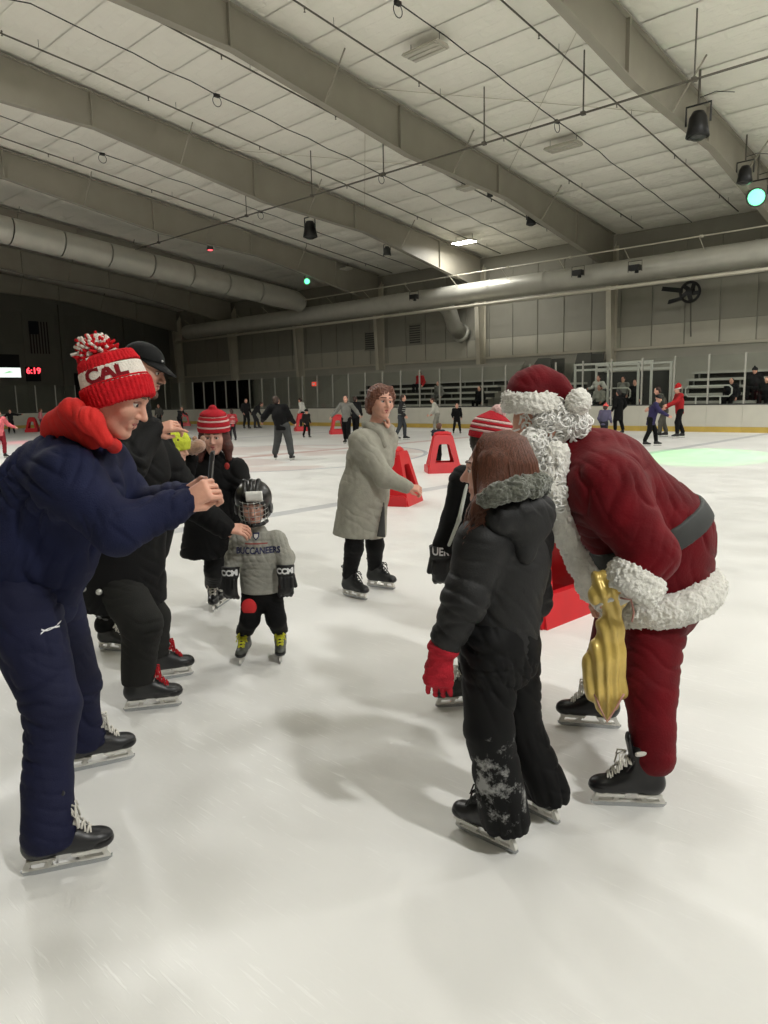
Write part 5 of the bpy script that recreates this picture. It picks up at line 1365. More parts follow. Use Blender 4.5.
# ---- girl with long brown hair seen from behind
def girl():
    e = person('girl with long brown hair in black winter jacket with fur hood, red gloves', G(500, 835))
    blk = cloth('black puffer shell', (17, 17, 18), .6, .15, 8, .2, 200, .1, .4); furm = mat('grey green hood fur', (98, 100, 90), .95, .35, 60, .9, 90, sheen=.4)
    # snow trousers with caked snow
    snow = mat('black snow trousers', (9, 9, 10), .65, spec=.2); nt = snow.node_tree; N = nt.nodes; L = nt.links; b = N['Principled BSDF']
    tc = N.new('ShaderNodeTexCoord'); n1 = N.new('ShaderNodeTexNoise'); n1.inputs['Scale'].default_value = 16; n1.inputs['Detail'].default_value = 6; n1.inputs['Roughness'].default_value = .7
    n2 = N.new('ShaderNodeTexNoise'); n2.inputs['Scale'].default_value = 4.5; n2.inputs['Detail'].default_value = 2
    mp = N.new('ShaderNodeMapping'); mp.inputs['Location'].default_value = (.33, .2, .05)
    L.new(tc.outputs['Object'], n1.inputs['Vector']); L.new(tc.outputs['Object'], mp.inputs[0]); L.new(mp.outputs[0], n2.inputs['Vector'])
    ge = N.new('ShaderNodeVectorMath'); ge.operation = 'DISTANCE'; ge.inputs[1].default_value = tuple(P(490, 790, 2.25)); L.new(tc.outputs['Object'], ge.inputs[0])
    mr = N.new('ShaderNodeMapRange'); mr.inputs[1].default_value = .34; mr.inputs[2].default_value = .05; mr.inputs[3].default_value = -.14; mr.inputs[4].default_value = .16; L.new(ge.outputs['Value'], mr.inputs[0])
    ad = N.new('ShaderNodeMath'); ad.operation = 'ADD'; L.new(n1.outputs[0], ad.inputs[0]); L.new(mr.outputs[0], ad.inputs[1])
    rp = N.new('ShaderNodeValToRGB'); rp.color_ramp.elements[0].position = .62; rp.color_ramp.elements[1].position = .74; rp.color_ramp.elements[0].color = srgb(9, 9, 10); rp.color_ramp.elements[1].color = srgb(150, 150, 148)
    L.new(ad.outputs[0], rp.inputs[0]); L.new(rp.outputs[0], b.inputs['Base Color'])
    anL, dL = skate(e, G(455, 822) - G(516, 850), G(486, 841), .87, lace=M_black, skip=('collar',), boot=mat('black rental skate', (26, 26, 27), .35))
    anR, dR = skate(e, G(505, 800) - G(550, 821), G(530, 812), .87, lace=M_black, skip=('collar', 'tongue'), boot=mat('black rental skate', (26, 26, 27), .35))
    Y = 2.45
    J = dict(pelvis=P(500, 636, Y), neck=P(502, 510, Y), fwd=nrm(A(-.86, .5, 0)), head=P(495, 470, Y), hf=nrm(A(-.97, .22, -.06)), hup=nrm(A(-.05, 0, 1)),
             shL=P(482, 545, 2.32), elL=P(465, 600, 2.27), wrL=P(447, 640, 2.3), shR=P(528, 540, 2.62), elR=P(532, 600, 2.7), wrR=P(515, 640, 2.72),
             hipL=P(490, 645, 2.38), knL=P(489, 730, 2.33), anL=anL, ftL=dL, hipR=P(512, 645, 2.55), knR=P(519, 725, 2.55), anR=anR, ftR=dR, hs=1.12)
    make_body(e, J, .84, M_skin2, {}, fine=.005)
    face_bits(e, J['head'], J['hf'], J['hup'], .84*1.12, M_hairbr, M_lipf)
    # hair
    c = J['head']; f, l, u = frame_of(J['hf'], J['hup'])
    S = Solid(); S.ell(c - .022*f + .028*u, A(.102, .09, .098), [f, l, u], k=0); S.ell(c - .045*f - .06*u, A(.078, .085, .11), [f, l, u], k=.04)
    S.chain([c - .01*f + .075*l + .03*u, c + .0*f + .09*l - .05*u, P(481, 508, 2.31), P(474, 528, 2.29)], [.03, .03, .018, .004], k=.06, flat=l, q=1.5)
    S.ell(c + .12*f - .04*u, A(.075, .1, .12), [f, l, u], k=.02, op='s')
    hm = mat('long brown hair', (98, 60, 45), .38, .4, 26, .5, 70, stretch=(7, 7, .5), spec=.35)
    hair = clothes('hair', S, .0055, hm, e, lambda V, N: .0022*np.sin(190*(V @ (.8*l + .3*f)) + 3*wnoise(V, 14, 2)))
    mb = MB(); rnd = random.Random(7)
    for i in range(640):
        b_ = rnd.uniform(-2.6, .95)           # angle round the head, 0 = her left, negative = round the back
        dr = math.cos(b_)*l + math.sin(b_)*f
        rx = math.hypot(.094*math.cos(b_), .108*math.sin(b_)) + rnd.uniform(0, .008)
        part = c + .0*f + .125*u + .012*l
        p1 = c - .02*f + dr*rx*.75 + .098*u; p2 = c - .022*f + dr*rx + .02*u; p3 = c - .028*f + dr*(rx + .004) - .07*u
        if b_ > -.9:
            t = rnd.random(); end = P(462 + 26*t + rnd.gauss(0, 2), 548 - 34*t + rnd.gauss(0, 7), 2.27 + rnd.uniform(-.02, .03)); p4 = lerp(p3, end, .5) + .014*dr + A(rnd.gauss(0, .004), 0, 0)
        else:
            end = p3 - .085*u + A(rnd.gauss(0, .012), rnd.gauss(0, .012), 0); p4 = lerp(p3, end, .5)
        mb.tube([part + dr*.012, lerp(part, p1, .55) + .016*u, p1, p2, p3, p4, end], [.002, .0035, .004, .004, .004, .0032, .0008], 4)
    mb.build('hair_strands', hm, hair, True)
    # jacket
    S = Solid(); pv, nk = J['pelvis'], J['neck']; ch = lerp(pv, nk, .62)
    S.cap(pv - A(0, 0, .03), ch, .14, .152, k=.05, flat=A(-.86, .5, 0), q=1.05); S.cap(ch, nk, .15, .08, k=.07)
    for a in 'LR': S.chain([lerp(nk, J['sh'+a], .5) - A(0, 0, .05), J['sh'+a], J['el'+a], J['wr'+a]], [.085, .085, .072, .058], k=.035)
    S.cut(pv - A(0, 0, .045), A(-.1, 0, -1))
    clothes('jacket', S, .0065, blk, e, folds(.0055, 33, ((.5, 0, .9), (.2, 0, 1)), 72))
    S = Solid(); S.ell(P(521, 524, 2.36), A(.095, .08, .085), k=0); S.ell(P(512, 508, 2.34), A(.1, .085, .05), k=.04); S.cap(P(500, 520, 2.28), P(538, 512, 2.4), .05, .06, k=.05); S.ell(P(525, 555, 2.31), A(.03, .03, .03), k=.06)
    clothes('hood', S, .006, blk, e, folds(.006, 40, ((.7, 0, .7),), 74))
    S = Solid(); S.chain([P(485, 500, 2.27), P(497, 494, 2.24), P(516, 489, 2.25), P(533, 486, 2.31), P(541, 484, 2.42), P(536, 480, 2.55)], [.022, .028, .03, .03, .028, .026], k=.02)
    clothes('fur_trim', S, .004, furm, e, fur(.012, 60, 4), 'grey fur trim of the hood')
    # trousers
    S = Solid(); S.cap(pv + A(0, 0, .02), pv - A(0, 0, .06), .135, .14, k=.04)
    for a, hw in (('L', .086), ('R', .08)):
        b_ = J['an'+a] + A(0, 0, -.06) - J['ft'+a]*.022
        S.cap(J['hip'+a], J['kn'+a], .105, .082, k=.03); S.cap(J['kn'+a], b_, .082, hw, k=.02)
    S.cut((0, 0, .085), -Z3)
    clothes('snow_trousers', S, .0065, snow, e, folds(.007, 30, ((.2, 0, 1), (.8, 0, .4)), 77))
    # red gloves
    rg = cloth('red knit glove', (168, 30, 44), .85, .2, 30, .5, 140)
    S = Solid(); w = J['wrL']; w = w + A(-.012, 0, -.02); S.cap(w + A(.004, 0, .01), w + A(-.004, 0, -.03), .05, .046, k=.01, ends=True); S.cap(w + A(0, 0, -.002), w + A(-.004, 0, -.018), .054, .052, k=.01, ends=True)
    hand_shape(S, w + A(-.003, 0, -.03), A(-.12, 0, -1), A(-.3, -1, 0), 1.02, .35, 1, .15, .4)
    for i in range(3): S.cap(w + A(-.01, 0, -.04), w + A(-.02 + .012*(i - 1)*2, 0, -.11), .03, .026, k=.02)
    clothes('glove', S, .0045, rg, e, folds(.002, 80), 'red knit glove')
    S = Solid(); hand_shape(S, J['wrR'], A(-.1, .1, -1), A(.3, 1, 0), 1.02, .4, 1); S.cap(J['wrR'] + A(0, 0, .04), J['wrR'] - A(0, 0, .05), .05, .045, k=.02); clothes('glove', S, .007, rg, e)
    finish(e)
girl()

# ---- man in the red suit
def curls(name, host_mesh, n, rmin, rmax, tube, m, par, seed, keep=None):
    rnd = random.Random(seed); mb = MB(); vs = host_mesh.vertices; N_ = len(vs)
    for i in range(n):
        v = vs[rnd.randrange(N_)]; p = np.array(v.co); nn = nrm(np.array(v.normal))
        if keep is not None and not keep(p): continue
        t = nrm(np.cross(nn, A(rnd.gauss(0, 1), rnd.gauss(0, 1), rnd.gauss(0, 1)))); b = np.cross(nn, t); r = rnd.uniform(rmin, rmax); k = rnd.uniform(.2, 1.0)
        ax = nrm(nn*k + b*(1-k)); b2 = np.cross(ax, t); tw = rnd.uniform(1.1, 2.2); pts = []
        for j in range(13):
            a = j/12*2*math.pi*tw; pts.append(p + nn*.006 + r*(math.cos(a)*t + math.sin(a)*b2) + ax*.008*(j/12 - .5) )
        mb.tube(pts, [tube*.6] + [tube]*11 + [tube*.6], 4, caps=False)
    return mb.build(name, m, par, True)
def red_suit_man():
    e = person('man bending forward in red velvet suit with white fur, curly beard and hat', G(618, 770))
    vel = mat('dark red velvet', (98, 0, 13), .75, .22, 9, .2, 120, sheen=.06, spec=.2); fr = mat('white plush fur', (240, 238, 230), .95, .06, 30, .8, 110, sheen=.3)
    belt = mat('grey belt', (52, 54, 53), .6, .1, 20); curl = mat('white curls', (247, 246, 242), .3, .05, 20, spec=.6)
    bt = mat('black leather skate', (18, 18, 20), .32, .2, 10)
    anL, dL = skate(e, G(590, 803) - G(664, 806), G(628, 806), .92, boot=bt, collar=M_holder, tongue=bt, label='black hockey skate with white laces, near foot')
    anR, dR = skate(e, G(557, 722) - G(624, 727), G(589, 727), .95, boot=bt, collar=M_holder, tongue=bt)
    J = dict(pelvis=P(662, 572, 2.95), neck=P(566, 452, 2.95), fwd=nrm(A(-.75, 0, -.66)), head=P(541, 428, 2.93), hf=nrm(A(-.9, -.05, -.42)), hup=nrm(A(-.4, 0, .9)),
             shL=P(606, 488, 2.72), elL=P(650, 554, 2.62), wrL=P(631, 588, 2.6), shR=P(590, 475, 3.2), elR=P(605, 545, 3.2), wrR=P(600, 585, 2.95),
             hipL=P(656, 600, 2.87), knL=P(650, 690, 2.68), anL=anL, ftL=dL, hipR=P(632, 600, 3.1), knR=P(608, 665, 3.14), anR=anR, ftR=dR, hs=1.08)
    make_body(e, J, 1.05, M_skin, dict(L=dict(d=A(-1, .1, -.1), n=A(.1, -.7, .6), curl=1.0, side=-1, thumb=.9), R=dict(d=A(-.3, -.4, -.8), n=A(-.9, -.1, .3), curl=.9, side=1, thumb=.9)), fine=.0042)
    face_bits(e, J['head'], J['hf'], J['hup'], 1.05*1.08, curl, M_lip)
    # trousers
    S = Solid(); pv = J['pelvis']
    S.cap(pv + A(0, 0, .05), pv - A(.02, 0, .12), .19, .18, k=.04)
    for a, hm in (('L', .078), ('R', .08)):
        b = J['an'+a] + A(.03, 0, .02); S.cap(J['hip'+a], J['kn'+a], .14, .098, k=.04); m_ = lerp(J['kn'+a], b, .6); S.cap(J['kn'+a], m_, .098, .082, k=.03); S.cap(m_, b, .082, hm, k=.02)
    S.cut(anL + A(0, 0, -.035), A(0, 0, -1))
    clothes('trousers', S, .0075, vel, e, folds(.007, 30, ((.1, 0, 1), (.5, 0, .8)), 81))
    # coat
    w1 = P(652, 538, 2.95); ch = P(598, 480, 2.95); hemc = P(656, 585, 2.95); hemn = nrm(A(.3, 0, -1))
    def torso(S, g=0.0):
        S.cap(hemc, w1, .225 + g, .232 + g, k=.04); S.cap(w1, ch, .232 + g, .205 + g, k=.05); S.cap(ch, J['neck'], .2 + g, .115 + g, k=.05)
    S = Solid(); torso(S)
    for a in 'LR':
        S.cap(lerp(ch, J['sh'+a], .5), J['sh'+a], .13, .115, k=.12); S.cap(J['sh'+a], lerp(J['sh'+a], J['el'+a], .5), .115, .104, k=.1); S.cap(lerp(J['sh'+a], J['el'+a], .5), J['el'+a], .104, .1, k=.04); S.cap(J['el'+a], lerp(J['el'+a], J['wr'+a], .5), .098, .085, k=.03)
    S.cut(hemc - hemn*.0 + A(0, 0, -.02), hemn)
    coat = clothes('coat', S, .008, vel, e, folds(.008, 24, ((.6, 0, .8), (.9, 0, -.3)), 84))
    # hem fur: a tube around the hem
    S = Solid(); c0 = hemc + A(0, 0, -.03); x = nrm(np.cross(hemn, A(0, 1, 0))); y = np.cross(hemn, x); n_ = 22
    ring = [c0 + .2*math.cos(2*math.pi*i/n_)*x + .25*math.sin(2*math.pi*i/n_)*y for i in range(n_ + 1)]
    S.chain(ring, [.058]*(n_+1), k=.01); clothes('hem_fur', S, .0055, fr, e, fur(.012, 62, 9), 'white fur hem of the red coat')
    # belt
    ta = nrm(w1 - hemc); ba = nrm(lerp(ta, nrm(ch - w1), .6)); S = Solid(); torso(S, .007); bm_ = lerp(w1, ch, .1)
    S.cut(bm_ + ba*.042, ba); S.cut(bm_ - ba*.042, -ba); clothes('belt', S, .007, belt, e, None, 'wide grey belt')
    # sleeve cuffs
    for a in 'LR':
        q0 = lerp(J['el'+a], J['wr'+a], .5); q1 = J['wr'+a] + nrm(J['wr'+a] - J['el'+a])*.03
        S = Solid(); S.cap(q0, q1, .098, .09, k=.0, ends=True); S.cap(lerp(q0, q1, .15), lerp(q0, q1, .85), .106, .1, k=.01, ends=True); clothes('cuff_fur', S, .0055, fr, e, fur(.011, 62, 10), 'white fur cuff')
    # front trim
    S = Solid(); S.chain([P(556, 455, 2.78), P(552, 490, 2.75), P(562, 530, 2.78), P(580, 565, 2.82), P(596, 592, 2.86), P(608, 606, 2.9)], [.05, .045, .042, .042, .042, .045], k=.03)
    clothes('front_fur', S, .0055, fr, e, fur(.01, 62, 12), 'white fur strip down the coat front')
    # head: wig, beard, hat
    c = J['head']; f, l, u = frame_of(J['hf'], J['hup']); s = 1.13
    S = Solid(); S.ell(c - .03*f + .02*u, A(.112, .104, .09), [f, l, u], k=0); S.ell(c - .09*f - .035*u, A(.08, .105, .07), [f, l, u], k=.05); S.ell(c + .1*f - .05*u, A(.09, .07, .1), [f, l, u], k=.02, op='s')
    wig = clothes('wig', S, .006, curl, e, fur(.006, 60)); curls('wig_curls', wig.data, 620, .012, .021, .0034, curl, wig, 5)
    S = Solid(); S.chain([c + .02*f + .06*l - .06*u, c + .07*f + .03*l - .1*u, P(527, 470, 2.82), P(540, 500, 2.78), P(548, 518, 2.76)], [.035, .05, .055, .045, .02], k=.04)
    S.chain([c + .02*f - .06*l - .06*u, c + .07*f - .03*l - .1*u, P(527, 470, 2.86)], [.035, .05, .055], k=.04)
    S.cap(c + .105*f - .05*l - .05*u, c + .105*f + .05*l - .05*u, .022, k=.02)
    S.ell(P(532, 445, 2.78), A(.045, .04, .05), k=.03); S.chain([P(552, 470, 2.76), P(556, 500, 2.74)], [.04, .03], k=.03)
    beard = clothes('beard', S, .006, curl, e, fur(.006, 60)); curls('beard_curls', beard.data, 520, .011, .019, .0032, curl, beard, 6)
    hx = nrm(A(.06, 0, 1)); b0 = P(533, 402, 2.93)
    S = Solid(); S.cap(b0 - hx*.04, b0 + hx*.035, .114, .11, k=0, ends=True); S.cap(b0 - hx*.026, b0 + hx*.022, .122, .118, k=.012, ends=True); clothes('hat_fur', S, .0055, fr, e, fur(.011, 62, 14), 'white fur band of the red hat')
    S = Solid(); S.chain([b0 + hx*.01, b0 + hx*.03, P(540, 380, 2.93), P(556, 386, 2.9), P(570, 396, 2.86)], [.1, .098, .045, .04, .03], k=.04); S.ell(P(532, 380, 2.93), A(.08, .075, .04), k=.03); S.cut(b0, -hx)
    clothes('hat', S, .0055, vel, e, folds(.006, 40, ((.7, 0, .7),), 88), 'floppy red velvet hat')
    S = Solid(); S.ell(P(578, 402, 2.84), .048, k=0); clothes('hat_pompom', S, .0045, fr, e, fur(.01, 70, 15))
    # grey-white gloves
    gl = mat('white glove', (205, 203, 196), .85, .06, 20, .3, 160)
    S = Solid(); hand_shape(S, J['wrR'] + A(0, 0, .02), A(-.2, -.3, -.9), A(-.9, -.2, .2), 1.12, .8, 1, .12, .8); clothes('glove', S, .005, gl, e)
    S = Solid(); hand_shape(S, J['wrL'], A(-1, .1, -.12), A(.05, -.75, .6), 1.12, .95, -1, .12, .9); clothes('glove', S, .005, gl, e)
    finish(e)
    # golden bag held by the neck
    t = person('shiny gold cloth bag dangling from the hand of the man in red', G(605, 770), cat='bag'); t.name = 'gold_bag'
    gold = mat('gold satin', (206, 178, 96), .32, .14, 14, .15, 60, metal=.25, spec=.6); pk = mat('pink cord', (190, 140, 130), .7)
    Y = 2.62
    S = Solid(); S.chain([P(614, 604, Y), P(610, 628, Y), P(605, 660, Y), P(605, 685, Y)], [.026, .042, .07, .07], k=.03, flat=A(0, 1, 0), q=1.6)
    S.cap(P(592, 684, Y), P(606, 715, Y), .025, .01, k=.04, flat=A(0, 1, 0), q=1.4); S.cap(P(619, 690, Y), P(608, 715, Y), .025, .01, k=.04, flat=A(0, 1, 0), q=1.4)
    S.chain([P(600, 578, Y), P(606, 590, Y), P(614, 606, Y)], [.03, .045, .026], k=.03); S.chain([P(618, 582, Y - .02), P(616, 600, Y)], [.03, .028], k=.03); S.ell(P(597, 594, Y - .01), A(.028, .03, .04), k=.03)
    def vf(V, N): return .005*np.sin(150*V[:, 0] + 25*V[:, 2] + 2.5*wnoise(V, 16, 3)) + .002*wnoise(V, 60, 4)
    clothes('sack', S, .005, gold, t, vf)
    mb = MB(); mb.tube([P(620, 598, 2.55), P(631, 600, 2.54), P(634, 612, 2.54), P(632, 622, 2.54)], .004, 5); mb.tube([P(592, 688, 2.6), P(600, 708, 2.58), P(607, 722, 2.57), P(616, 708, 2.58), P(624, 694, 2.58)], .004, 5); mb.build('cord', pk, t, True)
    finish(t)
red_suit_man()

# ================================================================== red skating aids
M_aid = mat('red moulded plastic', (206, 32, 40), .38, .05, 6)
def aid_mesh():
    """A-frame skating aid: two side frames with a window, cross panel, top grip and runners"""
    mb = {}
    W0, W1, D0, D1, Hh, T = .34, .19, .30, .10, .78, .045
    def side(sg):
        m = MB(); o = [(-D0, .0), (D0, .0), (D0, .09), (D1, Hh - .04), (D1*.6, Hh), (-D1*.6, Hh), (-D1, Hh - .04), (-D0, .09)]; i = [(-.17, .2), (.17, .2), (.17, .22), (.075, .56), (.05, .58), (-.05, .58), (-.075, .56), (-.17, .22)]
        n = len(o); vs = []; 
        for pts in (o, i):
            for t in (0, 1):
                for (y, z) in pts:
                    x = sg*(W0 + (W1 - W0)*z/Hh - t*T); vs.append((x, y, z))
        fs = []
        for k in range(n):
            k2 = (k+1) % n
            fs += [(k, k2, 2*n+k2, 2*n+k), (n+k, 3*n+k, 3*n+k2, n+k2), (k, n+k, n+k2, k2), (2*n+k, 2*n+k2, 3*n+k2, 3*n+k)]
        return m.add(vs, fs)
    return side
def skating_aid(px, py, heading, lab, s=1.0):
    g = G(px, py); e = empty('skating_aid', g, heading); tag(e, lab, 'skating aid', 'red skating aids'); e.scale = (s, s, s)
    def q(x, z): return .34 + (.19 - .34)*z/.78
    # two end panels with a window, joined by side rails
    def panel(y0, dy):
        m = MB(); o = [(-.34, 0), (.34, 0), (.33, .1), (.2, .74), (.17, .78), (-.17, .78), (-.2, .74), (-.33, .1)]; i = [(-.19, .22), (.19, .22), (.19, .25), (.115, .56), (.09, .59), (-.09, .59), (-.115, .56), (-.19, .25)]; n = 8; vs = []
        for pts in (o, i):
            for t in (0, 1):
                for (x, z) in pts:
                    yy = y0 + dy*(z/.78); vs.append((x, yy + (t - .5)*.06, z))
        fs = []
        for k in range(n):
            k2 = (k+1) % n; fs += [(k, k2, 2*n+k2, 2*n+k), (n+k, 3*n+k, 3*n+k2, n+k2), (k, n+k, n+k2, k2), (2*n+k, 2*n+k2, 3*n+k2, 3*n+k)]
        return m.add(vs, fs)
    panel(-.26, .19).build('end_panel', M_aid, e); panel(.26, -.19).build('end_panel', M_aid, e)
    for sg in (-1, 1):
        m = MB(); m.prism([(-.26, .0), (.26, 0), (.26, .12), (.2, .16), (-.2, .16), (-.26, .12)], sg*.33 - .03, sg*.33 + .03, 0); m.build('runner', M_aid, e)
        m = MB(); m.add([(sg*.315, -.235, .16), (sg*.315, .235, .16), (sg*.2, .1, .7), (sg*.2, -.1, .7), (sg*.275, -.235, .16), (sg*.275, .235, .16), (sg*.16, .1, .7), (sg*.16, -.1, .7)],
                        [(0, 1, 2, 3), (7, 6, 5, 4), (0, 4, 5, 1), (1, 5, 6, 2), (2, 6, 7, 3), (3, 7, 4, 0)]); m.build('side_panel', M_aid, e)
    m = MB(); m.tube([(-.17, 0, .775), (-.1, 0, .8), (.1, 0, .8), (.17, 0, .775)], .05, 10); m.build('top_grip', M_aid, e, True)
    return e
skating_aid(541, 612, .75, 'large red skating aid between the girl and the man in red', .95)
skating_aid(443, 472, .1, 'red skating aid with a small child leaning on it', .98)
skating_aid(398, 503, 1.2, 'red skating aid half hidden behind the woman in grey', .98)
skating_aid(302, 431, .3, 'far red skating aid beside a small dark-clothed child')
skating_aid(338, 434, .2, 'far red skating aid left of the grey hoodie skater')
skating_aid(172, 461, .6, 'red skating aid behind the yellow-green hat')
skating_aid(185, 426, .2, 'distant red skating aid with a bent figure at the left boards')
skating_aid(33, 432, .1, 'distant red skating aid at the far left, beside a dark child')

# ================================================================== people further away
def far_person(lab, foot, h, heading, top, legs, hat=None, hair=(60, 42, 34), lean=0.0, stride=.12, armL=(.05, .04, .31), armR=(.08, .04, .3), coat=0.0, seat=None, group=None, skirt=None, res=.022, skates=True, stripes=None, bulk=1.0, splay=.1, side_lean=0.0):
    """foot: a pixel on the ice, or a point for a seated figure. armX: wrist offset (forward, outward, down) from the shoulder in body heights/1.75"""
    base = G(*foot) if seat is None else np.asarray(seat, float)
    e = person(lab, base, group); s = h / 1.75; e.location[2] = float(base[2])
    f = A(math.cos(heading), math.sin(heading), 0); l = A(-f[1], f[0], 0); z0 = base[2]
    tm = cloth('cloth %d %d %d' % top, top, .85, .12, 10); lm = cloth('cloth %d %d %d' % legs, legs, .85, .12, 10)
    J = {}
    if seat is None:
        hz = .92*s + .0; pv = base + A(0, 0, hz) - f*lean*.25*s
        for a, sg in (('L', 1), ('R', -1)):
            ft = base + f*stride*sg*s + l*splay*sg*s
            if skates: an, d = skate(e, f + .15*sg*l, ft, .9*s if h > 1.3 else .8*s + .05, simple=True)
            else: an, d = ft + A(0, 0, .12*s), f
            J['an'+a], J['ft'+a] = an, d; J['hip'+a] = pv + l*.09*sg*s; J['kn'+a] = lerp(J['hip'+a], an, .52) + f*.06*s
    else:
        pv = base + A(0, 0, .1*s)
        for a, sg in (('L', 1), ('R', -1)):
            J['hip'+a] = pv + l*.09*sg*s; J['kn'+a] = pv + f*.42*s + l*.13*sg*s + A(0, 0, .03*s); J['an'+a] = pv + f*.45*s + l*.13*sg*s - A(0, 0, .36*s); J['ft'+a] = f
            S = Solid(); S.cap(J['an'+a] - A(0, 0, .05*s), J['an'+a] + f*.14*s - A(0, 0, .06*s), .05*s, .045*s); clothes('shoe', S, .02, M_boot, e)
    up = nrm(A(0, 0, 1) + f*lean + l*side_lean); nk = pv + up*.56*s; J.update(pelvis=pv, neck=nk, fwd=f)
    J['head'] = nk + nrm(up + f*.25)*.155*s; J['hf'] = nrm(f - A(0, 0, .15 + lean*.5)); J['hup'] = nrm(up)
    for a, sg, ar in (('L', 1, armL), ('R', -1, armR)):
        sh = pv + up*.5*s + l*.19*sg*s; wr = sh + (f*ar[0] + l*sg*ar[1] - A(0, 0, ar[2]))*1.55*s; L = np.linalg.norm(wr - sh); mx = .54*s
        if L > mx: wr = sh + (wr - sh)/L*mx; L = mx
        bend = math.sqrt(max(0, (.28*s)**2 - (L/2)**2)); el = (sh + wr)/2 + nrm(l*sg*.25 - f*.8 - A(0, 0, .4))*bend
        J['sh'+a], J['el'+a], J['wr'+a] = sh, el, wr
    hs_ = 1.0 if h > 1.4 else 1.18; J['hs'] = hs_
    hd = {a: dict(d=J['wr'+a] - J['el'+a], n=l*(1 if a == 'L' else -1), curl=.5, side=1) for a in 'LR'}
    S = Solid(); body_core(S, J, s); head_shape(S, J['head'], J['hf'], J['hup'], s*hs_)
    for a in 'LR': hand_shape(S, J['wr'+a], hd[a]['d'], hd[a]['n'], s*1.1, .5)
    obj('body', S.mesh('body', .013), M_skin, e)
    S = Solid(); b = bulk
    for a in 'LR': S.chain([J['hip'+a], J['kn'+a], J['an'+a] + A(0, 0, .03*s)], [.105*s*b, .08*s*b, .07*s*b], k=.03)
    S.ell(pv, .13*s*b, k=.04); clothes('trousers', S, res, lm, e, folds(.006, 34))
    S = Solid(); low = pv - A(0, 0, (.06 + coat)*s) if seat is None else pv + up*.02*s
    S.cap(low, lerp(pv, nk, .55), (.16 + coat*.12)*s*b, .165*s*b, k=.05, flat=f, q=1.2); S.cap(lerp(pv, nk, .55), nk - up*.01*s, .165*s*b, .075*s, k=.07, flat=f, q=1.15)
    for a in 'LR': S.chain([lerp(nk, J['sh'+a], .5) - up*.04*s, J['sh'+a], J['el'+a], J['wr'+a]], [.09*s*b, .085*s*b, .072*s*b, .052*s], k=.035)
    if seat is None: S.cut(low - A(0, 0, .05*s), -Z3)
    clothes('jacket', S, res*.8, tm, e, folds(.007, 30))
    if stripes:
        for k in range(6):
            q0 = lerp(pv, nk, .1 + k*.14); S = Solid(); S.cap(q0, q0 + up*.035*s, .192*s*b*(1 if k < 5 else .8), .192*s*b*(1 if k < 5 else .72), k=0, ends=True, flat=f, q=1.2); clothes('stripe', S, .014, cloth('stripe %d' % stripes[0], stripes, .9), e)
    c = J['head']; ff, ll, uu = frame_of(J['hf'], J['hup']); q = s*hs_
    if hat is None or hat[0] != 'helmet':
        S = Solid(); S.ell(c - .03*q*ff + .035*q*uu, A(.098, .09, .092)*q, [ff, ll, uu], k=0); S.ell(c - .06*q*ff - .04*q*uu, A(.06, .082, .07)*q, [ff, ll, uu], k=.03); S.ell(c + .11*q*ff - .02*q*uu, A(.08, .066, .09)*q, [ff, ll, uu], k=.02, op='s')
        clothes('hair', S, .013, mat('hair %d %d' % hair[:2], hair, .6, .3, 30), e)
    if hat is not None:
        kind, hc = hat; hm = cloth('hat %d %d %d' % hc, hc, .85 if kind != 'helmet' else .35)
        S = Solid(); S.ell(c - .015*q*ff + .05*q*uu, A(.112, .1, .092)*q, [ff, ll, uu], k=0); S.cap(c + .015*q*uu - .012*q*ff, c + .06*q*uu - .012*q*ff, .105*q, .106*q, k=.02, ends=True); S.cut(c + .02*q*uu, -uu)
        clothes('helmet' if kind == 'helmet' else 'hat', S, .011, hm, e)
        if kind == 'floppy':
            S = Solid(); S.chain([c + .12*q*uu, c + .17*q*uu - .05*q*ff, c + .12*q*uu - .12*q*ff], [.07*q, .045*q, .03*q], k=.03); clothes('hat_tail', S, .011, hm, e)
            S = Solid(); S.cap(c + .02*q*uu - .012*q*ff, c + .055*q*uu - .012*q*ff, .114*q, .114*q, k=0, ends=True); clothes('hat_fur', S, .012, cloth('hat white fur', (220, 216, 208), .9), e)
        if kind == 'pom':
            S = Solid(); S.ell(c + .155*q*uu, .035*q, k=0); clothes('pompom', S, .011, hm, e)
        if kind == 'peak':
            S = Solid(); S.cap(c + .09*q*ff + .035*q*uu, c + .16*q*ff + .025*q*uu, .06*q, .05*q, k=0, flat=uu, q=6); clothes('peak', S, .009, hm, e)
    return finish2(e, base)
def finish2(e, base):
    inv = Matrix.Translation(-Vector(tuple(map(float, e.location))))
    for c in e.children: c.matrix_parent_inverse = inv
    return e
PI = math.pi
g = 'skaters further out on the ice'
BLK, JEAN = (10, 10, 11), (70, 72, 72)
far_person('tall skater in black jacket and grey jeans seen from behind, far out on the ice', (284, 460), 1.66, PI*.45, BLK, JEAN, lean=.12, stride=.1, splay=.26, group=g, bulk=1.25, armL=(.1, .2, .22), armR=(.15, .12, .26), side_lean=.25)
far_person('small child in dark clothes gliding left of a red skating aid', (307, 438), 1.12, -PI*.3, (38, 34, 32), BLK, ('helmet', BLK), stride=.2, group=g)
far_person('skater in white coat behind the small dark-clothed child', (303, 429), 1.6, PI*.9, (214, 212, 204), (40, 40, 42), group=g, lean=.2)
far_person('skater in grey hoodie and black tights left of the woman in grey', (347, 444), 1.62, -PI*.55, (118, 118, 112), BLK, hair=(44, 32, 28), group=g, armL=(.05, .2, .25), armR=(.12, .2, .26))
far_person('dark-clothed skater just behind the grey hoodie skater', (356, 437), 1.6, PI*.4, (26, 26, 28), BLK, group=g)
